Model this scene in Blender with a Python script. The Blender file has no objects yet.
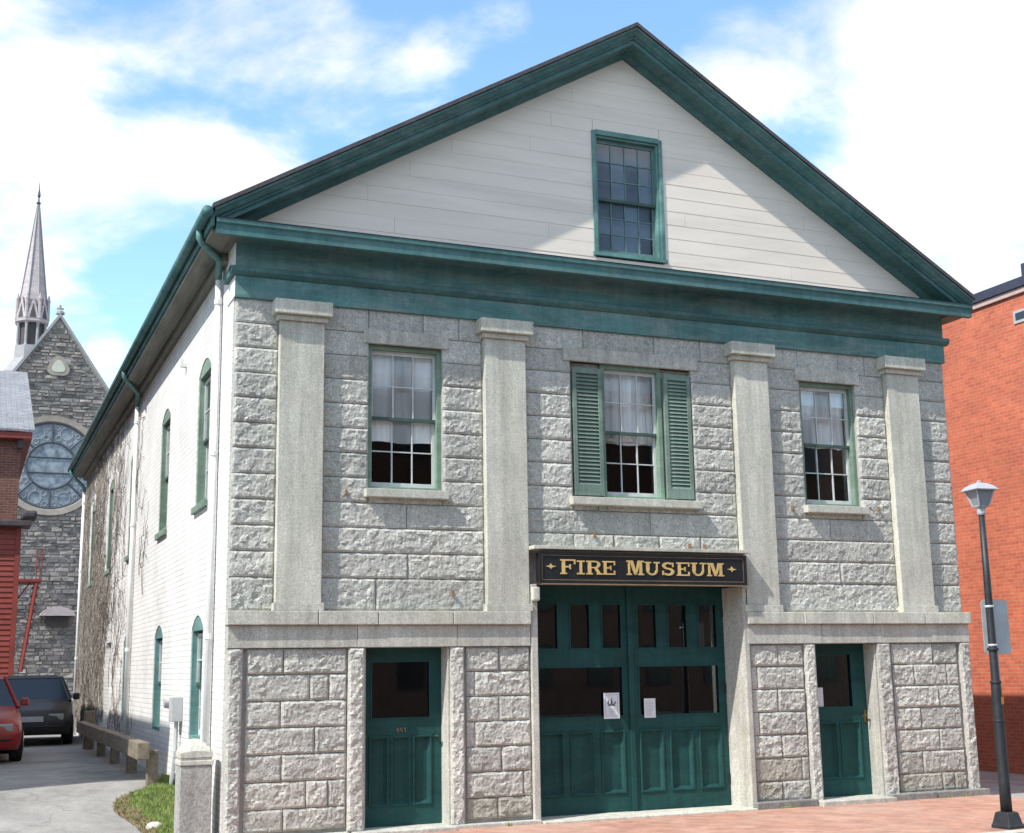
import bpy, bmesh, math, random
import numpy as np
from mathutils import Vector, Matrix, noise
random.seed(7)
sc = bpy.context.scene
rad = math.radians

# ------------------------------------------------------------------ camera
CAM = Vector((-2.766, -15.006, 1.8)); FPX = 1299.15; IW, IH = 1024, 833
yaw, pit, rol = rad(22.80), rad(10.986), rad(-0.903)
FW = Vector((math.sin(yaw)*math.cos(pit), math.cos(yaw)*math.cos(pit), math.sin(pit)))
_rt = Vector((math.cos(yaw), -math.sin(yaw), 0)); _up = _rt.cross(FW)
RT = math.cos(rol)*_rt + math.sin(rol)*_up; UP = -math.sin(rol)*_rt + math.cos(rol)*_up
cd = bpy.data.cameras.new('camera'); cam = bpy.data.objects.new('camera', cd); sc.collection.objects.link(cam)
cam.matrix_world = Matrix(((RT.x, UP.x, -FW.x, CAM.x), (RT.y, UP.y, -FW.y, CAM.y), (RT.z, UP.z, -FW.z, CAM.z), (0, 0, 0, 1)))
cd.sensor_fit = 'HORIZONTAL'; cd.sensor_width = 36; cd.lens = FPX/IW*36; cd.clip_start = .1; cd.clip_end = 3000
sc.camera = cam

def px(x, y, axis, v):
    """the point where the sight line through a photo pixel meets the plane axis = v"""
    d = FW*FPX + RT*(x-IW/2) + UP*(IH/2-y)
    return CAM + d*((v-CAM[axis])/d[axis])

# ------------------------------------------------------------------ sky, sun, exposure
SUN = Vector((2.75, 1.0, -3.45)).normalized()          # direction the light travels
sun_el = math.asin(-SUN.z); sun_az = math.atan2(-SUN.x, -SUN.y)   # compass angle of the sun from +Y towards +X
w = bpy.data.worlds.new('World'); sc.world = w; w.use_nodes = True
nt = w.node_tree; nt.nodes.clear(); N = nt.nodes.new; L = nt.links.new
def wmath(op, a, b=None, clamp=False):
    n = N('ShaderNodeMath'); n.operation = op; n.use_clamp = clamp
    for i, v in enumerate((a, b)):
        if v is None: continue
        if isinstance(v, (int, float)): n.inputs[i].default_value = v
        else: L(v, n.inputs[i])
    return n.outputs[0]
sky = N('ShaderNodeTexSky'); sky.sky_type = 'NISHITA'; sky.sun_disc = False
sky.sun_elevation = sun_el; sky.sun_rotation = sun_az; sky.air_density = 1.0; sky.dust_density = .2; sky.ozone_density = 1.5
tc = N('ShaderNodeTexCoord'); sep = N('ShaderNodeSeparateXYZ'); L(tc.outputs['Generated'], sep.inputs[0])
den = wmath('ADD', wmath('MAXIMUM', sep.outputs[2], 0.0), .22)
cmb = N('ShaderNodeCombineXYZ'); L(wmath('DIVIDE', sep.outputs[0], den), cmb.inputs[0]); L(wmath('DIVIDE', sep.outputs[1], den), cmb.inputs[1])
def wnoise(scale, detail, rough, off):
    mp = N('ShaderNodeMapping'); mp.inputs['Location'].default_value = off; L(cmb.outputs[0], mp.inputs[0])
    n = N('ShaderNodeTexNoise'); n.inputs['Scale'].default_value = scale; n.inputs['Detail'].default_value = detail
    n.inputs['Roughness'].default_value = rough; n.inputs['Distortion'].default_value = .25; L(mp.outputs[0], n.inputs[0]); return n.outputs[0]
big = wnoise(1.1, 3, .5, (3.1, 1.7, 0)); fine = wnoise(3.2, 10, .58, (0.4, 5.2, 0))
mask = wmath('ADD', wmath('MULTIPLY', big, .40), wmath('MULTIPLY', fine, .75)); mask = wmath('ADD', mask, -.015)
def blob(x, y, radius, amount):                       # a cloud bank (or a clear patch) at a place in the sky
    global mask
    d = (FW*FPX + RT*(x-IW/2) + UP*(IH/2-y)).normalized()
    v = N('ShaderNodeVectorMath'); v.operation = 'DOT_PRODUCT'; L(tc.outputs['Generated'], v.inputs[0]); v.inputs[1].default_value = d
    m = N('ShaderNodeMapRange'); m.interpolation_type = 'SMOOTHSTEP'
    m.inputs[1].default_value = math.cos(radius/FPX); m.inputs[2].default_value = 1; m.inputs[3].default_value = 0; m.inputs[4].default_value = amount
    L(v.outputs['Value'], m.inputs[0]); mask = wmath('ADD', mask, m.outputs[0])
BLOBS = [(900, 160, 290, .10), (0, 120, 190, .09), (110, 140, 140, .05), (300, 115, 170, .07), (470, 10, 240, -.13), (650, -20, 160, -.12), (160, 310, 150, -.10), (190, 20, 150, -.15), (430, 85, 60, .05), (800, 100, 90, -.09), (720, 70, 70, .06)]
for b in BLOBS: blob(*b)
rmp = N('ShaderNodeValToRGB'); rmp.color_ramp.interpolation = 'EASE'
rmp.color_ramp.elements[0].position = .48; rmp.color_ramp.elements[1].position = .70; L(mask, rmp.inputs[0])
skym = N('ShaderNodeMix'); skym.data_type = 'RGBA'; skym.blend_type = 'MULTIPLY'; skym.inputs[0].default_value = 1
L(sky.outputs[0], skym.inputs[6]); skym.inputs[7].default_value = (1.75, 2.0, 1.95, 1)
mix = N('ShaderNodeMix'); mix.data_type = 'RGBA'; L(rmp.outputs[0], mix.inputs[0]); L(skym.outputs[2], mix.inputs[6])
shade = wnoise(2.6, 8, .6, (7.3, 2.2, 0)); cc = N('ShaderNodeMix'); cc.data_type = 'RGBA'; L(wmath('MULTIPLY', wmath('SUBTRACT', shade, .36), 4.0, True), cc.inputs[0])
cc.inputs[6].default_value = (7.0, 6.95, 6.9, 1); cc.inputs[7].default_value = (10.2, 9.9, 9.4, 1); L(cc.outputs[2], mix.inputs[7])
bg = N('ShaderNodeBackground'); bg.inputs['Strength'].default_value = .11; L(mix.outputs[2], bg.inputs[0])
wo = N('ShaderNodeOutputWorld'); L(bg.outputs[0], wo.inputs[0])
sd = bpy.data.lights.new('sun', 'SUN'); sd.energy = 4.2; sd.angle = rad(.53); sd.color = (1, .96, .90)
sun = bpy.data.objects.new('sun', sd); sc.collection.objects.link(sun); sun.rotation_euler = SUN.to_track_quat('-Z', 'Y').to_euler(); sun.location = (-20, -10, 30)
vs = sc.view_settings; vs.view_transform = 'Standard'; vs.look = 'None'; vs.exposure = 0.55; vs.gamma = 1
sc.cycles.use_denoising = True; sc.cycles.max_bounces = 8; sc.cycles.transparent_max_bounces = 12
sc.cycles.caustics_reflective = False; sc.cycles.caustics_refractive = False

# ------------------------------------------------------------------ materials
class NB:
    def __init__(s, name):
        s.m = bpy.data.materials.new(name); s.m.use_nodes = True; s.t = s.m.node_tree
        s.b = s.t.nodes['Principled BSDF']; s.o = s.t.nodes['Material Output']
        s.tc = s.t.nodes.new('ShaderNodeTexCoord').outputs['Object']
    def n(s, k): return s.t.nodes.new('ShaderNode'+k)
    def l(s, a, b): s.t.links.new(a, b)
    def set(s, sock, v):
        if isinstance(v, bpy.types.NodeSocket): s.l(v, sock)
        else: sock.default_value = v
    def noise(s, scale, detail=4, rough=.55, dist=0, co=None, stretch=None):
        co = co or s.tc
        if stretch:
            mp = s.n('Mapping'); mp.inputs['Scale'].default_value = stretch; s.l(co, mp.inputs[0]); co = mp.outputs[0]
        n = s.n('TexNoise'); n.inputs['Scale'].default_value = scale; n.inputs['Detail'].default_value = detail
        n.inputs['Roughness'].default_value = rough; n.inputs['Distortion'].default_value = dist; s.l(co, n.inputs[0]); return n.outputs[0]
    def ramp(s, fac, a, b, c0=0, c1=1):
        m = s.n('MapRange'); m.inputs[1].default_value = a; m.inputs[2].default_value = b; m.inputs[3].default_value = c0; m.inputs[4].default_value = c1
        s.l(fac, m.inputs[0]); return m.outputs[0]
    def math(s, op, a, b=0):
        m = s.n('Math'); m.operation = op; s.set(m.inputs[0], a); s.set(m.inputs[1], b); return m.outputs[0]
    def mix(s, f, a, b, mode='MIX'):
        m = s.n('Mix'); m.data_type = 'RGBA'; m.blend_type = mode
        s.set(m.inputs[0], f)
        for i, v in ((6, a), (7, b)):
            if isinstance(v, tuple) and len(v) == 3: v = v + (1,)
            s.set(m.inputs[i], v)
        return m.outputs[2]
    def grey(s, v):
        c = s.n('CombineColor'); [s.l(v, c.inputs[i]) for i in range(3)]; return c.outputs[0]
    def mul(s, col, v): return s.mix(1.0, col, s.grey(v), 'MULTIPLY')
    def rnd(s): return s.n('ObjectInfo').outputs['Random']
    def bump(s, h, strength=.4, dist=.02, prev=None):
        b = s.n('Bump'); b.inputs['Strength'].default_value = strength; b.inputs['Distance'].default_value = dist
        s.l(h, b.inputs['Height'])
        if prev is not None: s.l(prev, b.inputs['Normal'])
        return b.outputs[0]
    def done(s, col=None, rough=.7, normal=None, metallic=0, spec=.4):
        if col is not None:
            if isinstance(col, tuple) and len(col) == 3: col = col + (1,)
            s.set(s.b.inputs['Base Color'], col)
        s.set(s.b.inputs['Roughness'], rough); s.b.inputs['Metallic'].default_value = metallic
        s.b.inputs['Specular IOR Level'].default_value = spec
        if normal is not None: s.l(normal, s.b.inputs['Normal'])
        return s.m

def granite(name, base, speck=.35, stain=.25, bumpy=.5, bd=.02, objrand=.12, warm=(.36, .33, .24), pits=.25, streak=.18):
    k = NB(name)
    sp = k.noise(120, 2, .7); sp2 = k.noise(48, 3, .6); bg_ = k.noise(2.2, 5, .6); st = k.noise(1.3, 6, .65, .6, stretch=(1.6, 1.6, .45))
    c = k.mix(k.ramp(bg_, .3, .7), tuple(v*.88 for v in base), tuple(min(1, v*1.10) for v in base))
    c = k.mul(c, k.ramp(sp, .3, .7, 1-speck, 1+speck*.6)); c = k.mul(c, k.ramp(sp2, .35, .65, 1-speck*.6, 1+speck*.35))
    c = k.mul(c, k.ramp(k.noise(17, 6, .7, .5), .34, .6, 1-pits, 1+pits*.25))
    c = k.mul(c, k.ramp(k.noise(1.0, 6, .7, .2, stretch=(7, 7, .5)), .38, .62, 1-streak, 1+streak*.3))
    c = k.mix(k.ramp(st, .54, .76, 0, stain), c, warm)
    c = k.mix(k.ramp(k.noise(1.7, 7, .75, .9), .60, .76, 0, stain), c, tuple(v*.55 for v in base))
    if objrand: c = k.mul(c, k.ramp(k.rnd(), 0, 1, 1-objrand, 1+objrand))
    nb = k.bump(k.noise(30, 8, .72, .3), bumpy, bd); nb = k.bump(k.noise(130, 2, .6), .3, .005, nb)
    return k.done(c, .9, nb, spec=.2)
def plain(name, col, rough=.6, var=.12, scale=6, bumpy=.12, bscale=40, bd=.004, metallic=0, spec=.4, dirt=None, dirt_amt=0, stretch=None, objrand=0):
    k = NB(name)
    c = k.mix(k.ramp(k.noise(scale, 6, .6, .3, stretch=stretch), .3, .7), tuple(max(0, v*(1-var)) for v in col), tuple(min(1, v*(1+var)) for v in col))
    if dirt: c = k.mix(k.ramp(k.noise(scale*.7, 8, .7, .5, stretch=stretch), .5, .72, 0, dirt_amt), c, dirt)
    if objrand: c = k.mul(c, k.ramp(k.rnd(), 0, 1, 1-objrand, 1+objrand))
    return k.done(c, rough, k.bump(k.noise(bscale, 5, .6, stretch=stretch), bumpy, bd), metallic, spec)
def brick(name, c1, c2, mortar, plane, bw=.215, bh=.075, gap=.011, bumpy=.5, dirt=None, dirt_amt=.3, rough=.85, jitter=.25, voff=0):
    k = NB(name); s = k.n('SeparateXYZ'); k.l(k.tc, s.inputs[0]); cb = k.n('CombineXYZ')
    a, b = {'X': (1, 2), 'Y': (0, 2), 'Z': (0, 1)}[plane]
    k.l(s.outputs[a], cb.inputs[0]); k.l(s.outputs[b], cb.inputs[1])
    t = k.n('TexBrick'); t.inputs['Scale'].default_value = 1; t.inputs['Brick Width'].default_value = bw; t.inputs['Row Height'].default_value = bh
    t.inputs['Mortar Size'].default_value = gap*.5; t.inputs['Mortar Smooth'].default_value = .25; t.inputs['Bias'].default_value = 0
    t.inputs['Color1'].default_value = c1+(1,); t.inputs['Color2'].default_value = c2+(1,); t.inputs['Mortar'].default_value = mortar+(1,)
    k.l(cb.outputs[0], t.inputs[0])
    c = k.mul(t.outputs[0], k.ramp(k.noise(9, 5, .65), .3, .7, 1-jitter, 1+jitter)); c = k.mul(c, k.ramp(k.noise(.9, 5, .6), .3, .7, .88, 1.1))
    if dirt: c = k.mix(k.ramp(k.noise(1.2, 8, .7, .4), .5, .75, 0, dirt_amt), c, dirt)
    h = k.math('SUBTRACT', 1.0, t.outputs['Fac']); nb = k.bump(h, bumpy, .008); nb = k.bump(k.noise(45, 5, .7), .3, .006, nb)
    return k.done(c, rough, nb, spec=.25)
def glass(name, tint=(.9, .95, .95), rough=.0, wave=.15, gain=1.05):
    k = NB(name); g = k.n('BsdfGlossy'); g.inputs['Roughness'].default_value = rough; g.inputs[0].default_value = (1, 1, 1, 1)
    tr = k.n('BsdfTransparent'); tr.inputs[0].default_value = tint+(1,)
    nb = k.bump(k.noise(2.3, 2, .5), wave, .02); k.l(nb, g.inputs['Normal'])
    fr = k.n('Fresnel'); fr.inputs['IOR'].default_value = 1.52; k.l(nb, fr.inputs['Normal'])
    ms = k.n('MixShader'); k.l(k.math('MULTIPLY', fr.outputs[0], gain), ms.inputs[0]); k.l(tr.outputs[0], ms.inputs[1]); k.l(g.outputs[0], ms.inputs[2])
    k.l(ms.outputs[0], k.o.inputs[0]); return k.m

G_ROUGH = granite('granite_rough', (.55, .54, .49), .42, .24, .55, .016, .12, pits=.2, streak=.12)
G_STAIN = granite('granite_stained', (.45, .43, .37), .38, .5, .6, .02, .12, (.20, .17, .11))
G_SMOOTH = granite('granite_dressed', (.60, .585, .505), .30, .32, .2, .008, .05, (.38, .35, .23), .12, .2)
G_GREY = granite('granite_grey', (.55, .535, .475), .32, .4, .25, .01, .08, (.34, .31, .22), .16, .2)
G_SILL = granite('granite_sill', (.56, .55, .48), .28, .55, .2, .008, .05, (.34, .22, .11), .1, .1)
G_DARK = granite('granite_dark', (.27, .265, .25), .35, .4, .3, .01, .08)
G_POST = granite('granite_post', (.46, .445, .415), .4, .3, .5, .015, 0)
MORTAR = plain('mortar', (.35, .34, .315), .95, .2, 8)
def teal(name, col, wear, wear_amt, mott=.3):
    k = NB(name)
    c = k.mix(k.ramp(k.noise(1.2, 8, .7, .6, stretch=(.5, 1, 1.8)), .33, .66), tuple(v*(1-mott) for v in col), tuple(v*(1+mott) for v in col))
    f = k.ramp(k.noise(2.1, 10, .75, .8, stretch=(.4, 1, 2.2)), .46, .66, 0, wear_amt); c = k.mix(f, c, wear)
    f2 = k.ramp(k.noise(7, 10, .8, .5), .60, .68, 0, wear_amt*.8); c = k.mix(f2, c, tuple(min(1, v*1.5) for v in wear))
    c = k.mul(c, k.ramp(k.noise(1.2, 6, .7, stretch=(9, 9, .6)), .35, .65, .82, 1.08)); c = k.mul(c, k.ramp(k.noise(34, 4, .75), .3, .7, .86, 1.14))
    return k.done(c, k.ramp(k.noise(5, 5), .3, .7, .45, .75), k.bump(k.noise(18, 7, .75), .3, .006), spec=.3)
T_FRIEZE = teal('frieze_paint', (.085, .195, .19), (.27, .31, .29), .6)
T_TRIM = teal('trim_paint', (.055, .142, .142), (.17, .24, .235), .45)
T_DOOR = teal('door_paint', (.009, .060, .057), (.028, .085, .082), .3)
SAGE = teal('window_paint', (.17, .25, .19), (.28, .36, .30), .45)
SHUT = teal('shutter_paint', (.155, .215, .175), (.25, .31, .265), .4)
GABLEW = teal('gable_window_paint', (.11, .24, .225), (.24, .31, .29), .45)
GSASH = plain('gable_sash_paint', (.12, .2, .2), .6, .2)
SASH = plain('sash_paint', (.55, .56, .55), .6, .15)
RAIL = plain('meeting_rail_paint', (.05, .09, .075), .6, .2)
BOARD = plain('gable_board_paint', (.76, .68, .595), .65, .06, 1.5, .2, 30, .004, dirt=(.5, .45, .40), dirt_amt=.4, stretch=(.3, 1, 2.2), objrand=.015)
WHITE = plain('white_paint', (.72, .72, .70), .6, .08, 3, dirt=(.45, .43, .40), dirt_amt=.5)
WBRICK = brick('white_painted_brick', (.74, .73, .705), (.67, .66, .64), (.56, .55, .53), 'X', gap=.014, bumpy=.8, dirt=(.55, .52, .48), dirt_amt=.35, jitter=.06)
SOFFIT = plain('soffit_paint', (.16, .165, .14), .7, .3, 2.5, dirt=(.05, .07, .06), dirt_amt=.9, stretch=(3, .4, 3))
RBRICK = brick('red_brick_side', (.53, .145, .075), (.42, .105, .06), (.43, .235, .16), 'X', bw=.2, bh=.07, gap=.012, jitter=.14, dirt=(.30, .10, .07), dirt_amt=.4)
RBRICK_F = brick('red_brick_front', (.20, .105, .075), (.15, .085, .065), (.24, .2, .17), 'Y')
BRBRICK = brick('brown_brick', (.20, .085, .06), (.15, .065, .05), (.26, .2, .17), 'Y')
SLATE = brick('slate_roof', (.25, .255, .27), (.20, .205, .22), (.13, .13, .14), 'Z', bw=.3, bh=.2, gap=.02, bumpy=.4)
SHINGLE = plain('roof_shingle', (.075, .068, .075), .9, .3, 12, .5, 30, .01)
REDPAINT = plain('red_paint', (.25, .05, .038), .6, .2, 2, dirt=(.16, .03, .03), dirt_amt=.4)
DARKTRIM = plain('dark_trim', (.07, .06, .065), .7, .2)
GLASS = glass('window_glass', (.97, .98, .98), 0, .004); GLASSD = glass('door_glass', (.75, .82, .82), 0, .006, 1.7)
CURTAIN = plain('curtain_cloth', (.86, .84, .83), .9, .08, 3, .3, 12, .02, stretch=(5, 1, .4))
BLACK = plain('sign_black', (.012, .012, .014), .45, .3, 3); GOLD = plain('gold_leaf', (.72, .50, .20), .42, .15, 8, metallic=.35)
GOLDTRIM = plain('gold_trim', (.24, .17, .10), .5, .25, 5, metallic=.2)
PAPER = plain('paper', (.66, .68, .70), .8, .04); INK = plain('ink', (.10, .11, .13), .8, .1); INK2 = plain('ink_grey', (.42, .44, .46), .8, .1)
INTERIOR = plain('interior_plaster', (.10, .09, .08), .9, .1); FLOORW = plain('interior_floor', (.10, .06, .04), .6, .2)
IRON = plain('dark_iron', (.022, .024, .028), .5, .3, 12, .3, 50, .003); STEEL = plain('galvanised_steel', (.50, .52, .53), .55, .12, 5, metallic=.1)
LANTW = plain('lantern_paint', (.36, .37, .40), .5, .06); 
def frosted():
    k = NB('frosted_panel'); k.b.inputs['Transmission Weight'].default_value = .25
    return k.done((.36, .37, .40), .5, k.bump(k.noise(8, 3), .1, .01))
FROST = frosted(); RUST = plain('rust', (.20, .11, .055), .9, .4, 14); BRASS = plain('brass', (.20, .14, .06), .5, .2, metallic=.8)
WOOD = plain('weathered_wood', (.19, .155, .115), .85, .3, 3, .5, 20, .01, stretch=(6, .6, 6)); METERG = plain('meter_grey', (.42, .43, .43), .5, .1)
def asphalt():
    k = NB('asphalt'); c = k.mix(k.ramp(k.noise(.5, 7, .65, .5), .35, .68), (.22, .21, .20), (.36, .35, .33))
    c = k.mul(c, k.ramp(k.noise(60, 3, .75), .3, .7, .68, 1.25)); c = k.mul(c, k.ramp(k.noise(4, 6, .7), .35, .65, .85, 1.08))
    c = k.mix(k.ramp(k.noise(1.1, 3, .5, .3), .63, .70, 0, .55), c, (.14, .135, .13))
    v = k.n('TexVoronoi'); v.feature = 'DISTANCE_TO_EDGE'; v.inputs['Scale'].default_value = .55
    w_ = k.n('Mapping'); nz_ = k.n('TexNoise'); nz_.inputs['Scale'].default_value = 2.2; nz_.inputs['Detail'].default_value = 6; k.l(k.tc, nz_.inputs[0]); ad = k.n('VectorMath'); ad.operation = 'MULTIPLY_ADD'; k.l(nz_.outputs[1], ad.inputs[0]); ad.inputs[1].default_value = (.5, .5, .5); k.l(k.tc, ad.inputs[2]); k.l(ad.outputs[0], v.inputs[0])
    crack = k.ramp(v.outputs[0], .002, .009, 1, 0); c = k.mix(k.math('MULTIPLY', crack, .3), c, (.07, .068, .065))
    return k.done(c, .9, k.bump(k.noise(70, 4, .7), .5, .008), spec=.25)
ASPH = asphalt()
ROADM = plain('road_asphalt', (.10, .10, .10), .9, .2, 1, .4, 60, .006)
def pave():
    k = NB('brick_paving'); s = k.n('SeparateXYZ'); k.l(k.tc, s.inputs[0])
    mp = k.n('Mapping'); mp.inputs['Rotation'].default_value = (0, 0, rad(45)); k.l(k.tc, mp.inputs[0])
    t = k.n('TexBrick'); t.inputs['Scale'].default_value = 1; t.inputs['Brick Width'].default_value = .2; t.inputs['Row Height'].default_value = .1; t.inputs['Mortar Size'].default_value = .004
    t.inputs['Color1'].default_value = (.48, .26, .185, 1); t.inputs['Color2'].default_value = (.36, .18, .13, 1); t.inputs['Mortar'].default_value = (.36, .27, .22, 1)
    k.l(mp.outputs[0], t.inputs[0])
    c = k.mul(t.outputs[0], k.ramp(k.noise(3, 6, .7), .3, .7, .78, 1.2)); c = k.mix(k.ramp(k.noise(.8, 8, .7, .5), .48, .7, 0, .5), c, (.47, .37, .31))
    return k.done(c, .85, k.bump(k.math('SUBTRACT', 1.0, t.outputs['Fac']), .5, .005), spec=.3)
PAVE = pave()
GRASSM = plain('grass_blade', (.20, .28, .07), .7, .4, 5, 0, objrand=0); DRYG = plain('dry_grass', (.28, .22, .12), .9, .3, 6); SOIL = plain('soil', (.17, .13, .08), .95, .35, 5, .6, 30, .02)
CH_STONE = NB('church_stone'); _k = CH_STONE
_g = _k.n('NewGeometry').outputs['Random Per Island']
CH_STONE = _k.done(_k.mul(_k.mix(_k.ramp(_g, 0, 1), (.12, .118, .12), (.33, .30, .275)), _k.ramp(_k.noise(3, 5, .7), .3, .7, .7, 1.25)), .9, _k.bump(_k.noise(9, 5, .7), .6, .05), spec=.2)
CH_MORTAR = plain('church_mortar', (.33, .32, .31), .95, .15); CH_TRIM = plain('church_sandstone', (.29, .26, .225), .85, .15, 3, .3, 12, .02)
CH_GLASS = NB('leaded_glass'); _k = CH_GLASS
CH_GLASS = _k.done(_k.mix(_k.ramp(_k.noise(2.6, 3, .6, .4), .35, .62), (.09, .125, .165), (.25, .295, .335)), .25, _k.bump(_k.noise(6, 3), .3, .03), spec=.5)
CH_TRAC = plain('tracery_stone', (.29, .29, .30), .8, .12); LEAD = plain('lead_bar', (.06, .07, .09), .6, .2); SPIREM = plain('spire_slate', (.40, .355, .36), .8, .18, 1.5, .3, 4, .05, stretch=(1, 1, 4))
VINEM = plain('vine_bark', (.19, .165, .14), .95, .3, 8)
CARRED = plain('car_red', (.26, .012, .012), .3, .05, 2, 0, spec=.6); CARBLK = plain('car_dark', (.012, .009, .010), .45, .05, 2, 0, spec=.6); TYRE = plain('tyre', (.02, .02, .02), .9); RIMM = plain('rim', (.4, .41, .42), .35, metallic=.7)
CARGL = NB('car_glass').done((.02, .03, .04), .12, spec=.5); LENS = NB('lamp_lens').done((.28, .28, .28), .1, spec=.6); NAVY = plain('navy_coping', (.035, .038, .06), .5, .2); PINKST = plain('pink_stone', (.46, .34, .30), .85, .1)
BARK = plain('bark', (.09, .075, .06), .9, .3, 6, .6, 12, .03)

# ------------------------------------------------------------------ mesh helpers
COL = sc.collection
def root_of(o):
    while o.parent is not None: o = o.parent
    return o
def empty(name, loc, label, cat, group=None):
    o = bpy.data.objects.new(name, None); COL.objects.link(o); o.location = loc; o.empty_display_size = .2
    return tag(o, label, cat, group)
def tag(o, label=None, cat=None, group=None, kind=None):
    for k, v in (('label', label), ('category', cat), ('group', group), ('kind', kind)):
        if v: o[k] = v
    return o
class MB:
    def __init__(s): s.v = []; s.f = []
    def add(s, vs, fs):
        n = len(s.v); s.v += [tuple(p) for p in vs]; s.f += [tuple(i+n for i in f) for f in fs]; return s
    def box(s, x0, x1, y0, y1, z0, z1):
        if x0 > x1: x0, x1 = x1, x0
        if y0 > y1: y0, y1 = y1, y0
        if z0 > z1: z0, z1 = z1, z0
        return s.add([(x0,y0,z0),(x1,y0,z0),(x1,y1,z0),(x0,y1,z0),(x0,y0,z1),(x1,y0,z1),(x1,y1,z1),(x0,y1,z1)],
                     [(0,3,2,1),(4,5,6,7),(0,1,5,4),(1,2,6,5),(2,3,7,6),(3,0,4,7)])
    def prism(s, poly, d):           # poly: list of 3D points (planar loop), d: extrusion vector
        n = len(poly); d = Vector(d); q = [Vector(p) for p in poly]
        return s.add(q+[p+d for p in q], [tuple(range(n-1, -1, -1)), tuple(range(n, 2*n))]+[(i, (i+1) % n, n+(i+1) % n, n+i) for i in range(n)])
    def tube(s, pts, r, seg=8, cap=True):
        pts = [Vector(p) for p in pts]; rs = r if isinstance(r, (list, tuple)) else [r]*len(pts); n0 = len(s.v); prev = None
        for i, p in enumerate(pts):
            t = (pts[min(i+1, len(pts)-1)]-pts[max(i-1, 0)]).normalized()
            if prev is None: a = t.orthogonal().normalized()
            else: a = (prev - t*prev.dot(t)); a = a.normalized() if a.length > 1e-6 else t.orthogonal().normalized()
            prev = a; b = t.cross(a)
            s.v += [tuple(p+(a*math.cos(2*math.pi*k/seg)+b*math.sin(2*math.pi*k/seg))*rs[i]) for k in range(seg)]
        for i in range(len(pts)-1):
            for k in range(seg):
                a0 = n0+i*seg+k; a1 = n0+i*seg+(k+1) % seg; s.f.append((a0, a1, a1+seg, a0+seg))
        if cap: s.f.append(tuple(n0+k for k in range(seg-1, -1, -1))); s.f.append(tuple(n0+(len(pts)-1)*seg+k for k in range(seg)))
        return s
    def lathe(s, prof, c, seg=24, rot=0):   # prof: list of (r, z) from the bottom up
        n0 = len(s.v)
        for r, z in prof:
            s.v += [(c[0]+r*math.cos(rot+2*math.pi*k/seg), c[1]+r*math.sin(rot+2*math.pi*k/seg), c[2]+z) for k in range(seg)]
        for i in range(len(prof)-1):
            for k in range(seg):
                a0 = n0+i*seg+k; a1 = n0+i*seg+(k+1) % seg; s.f.append((a0, a1, a1+seg, a0+seg))
        s.f.append(tuple(n0+k for k in range(seg-1, -1, -1))); s.f.append(tuple(n0+(len(prof)-1)*seg+k for k in range(seg)))
        return s
    def build(s, name, mat, parent=None, bevel=0, smooth=False, bseg=2):
        off = root_of(parent).location if parent is not None else Vector((0, 0, 0))
        me = bpy.data.meshes.new(name); me.from_pydata([(v[0]-off.x, v[1]-off.y, v[2]-off.z) for v in s.v], [], s.f); me.update()
        if bevel or True:
            bm = bmesh.new(); bm.from_mesh(me); bmesh.ops.recalc_face_normals(bm, faces=bm.faces)
            if bevel: bmesh.ops.bevel(bm, geom=[e for e in bm.edges if len(e.link_faces) == 2 and e.calc_face_angle(0) > .35], offset=bevel, segments=bseg, affect='EDGES', profile=.6)
            bm.to_mesh(me); bm.free()
        me.materials.append(mat)
        if smooth: me.polygons.foreach_set('use_smooth', [True]*len(me.polygons))
        o = bpy.data.objects.new(name, me); COL.objects.link(o)
        if parent is not None: o.parent = parent
        return o
def bx(name, mat, parent, x0, x1, y0, y1, z0, z1, bevel=.004): return MB().box(x0, x1, y0, y1, z0, z1).build(name, mat, parent, bevel)
def clip(poly, nx, nz, c):           # keep nx*x + nz*z <= c  (2D polygon)
    out = []
    for i in range(len(poly)):
        a, b = poly[i], poly[(i+1) % len(poly)]; da = nx*a[0]+nz*a[1]-c; db = nx*b[0]+nz*b[1]-c
        if da <= 0: out.append(a)
        if (da < 0 < db) or (db < 0 < da):
            t = da/(da-db); out.append((a[0]+(b[0]-a[0])*t, a[1]+(b[1]-a[1])*t))
    return out
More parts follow.
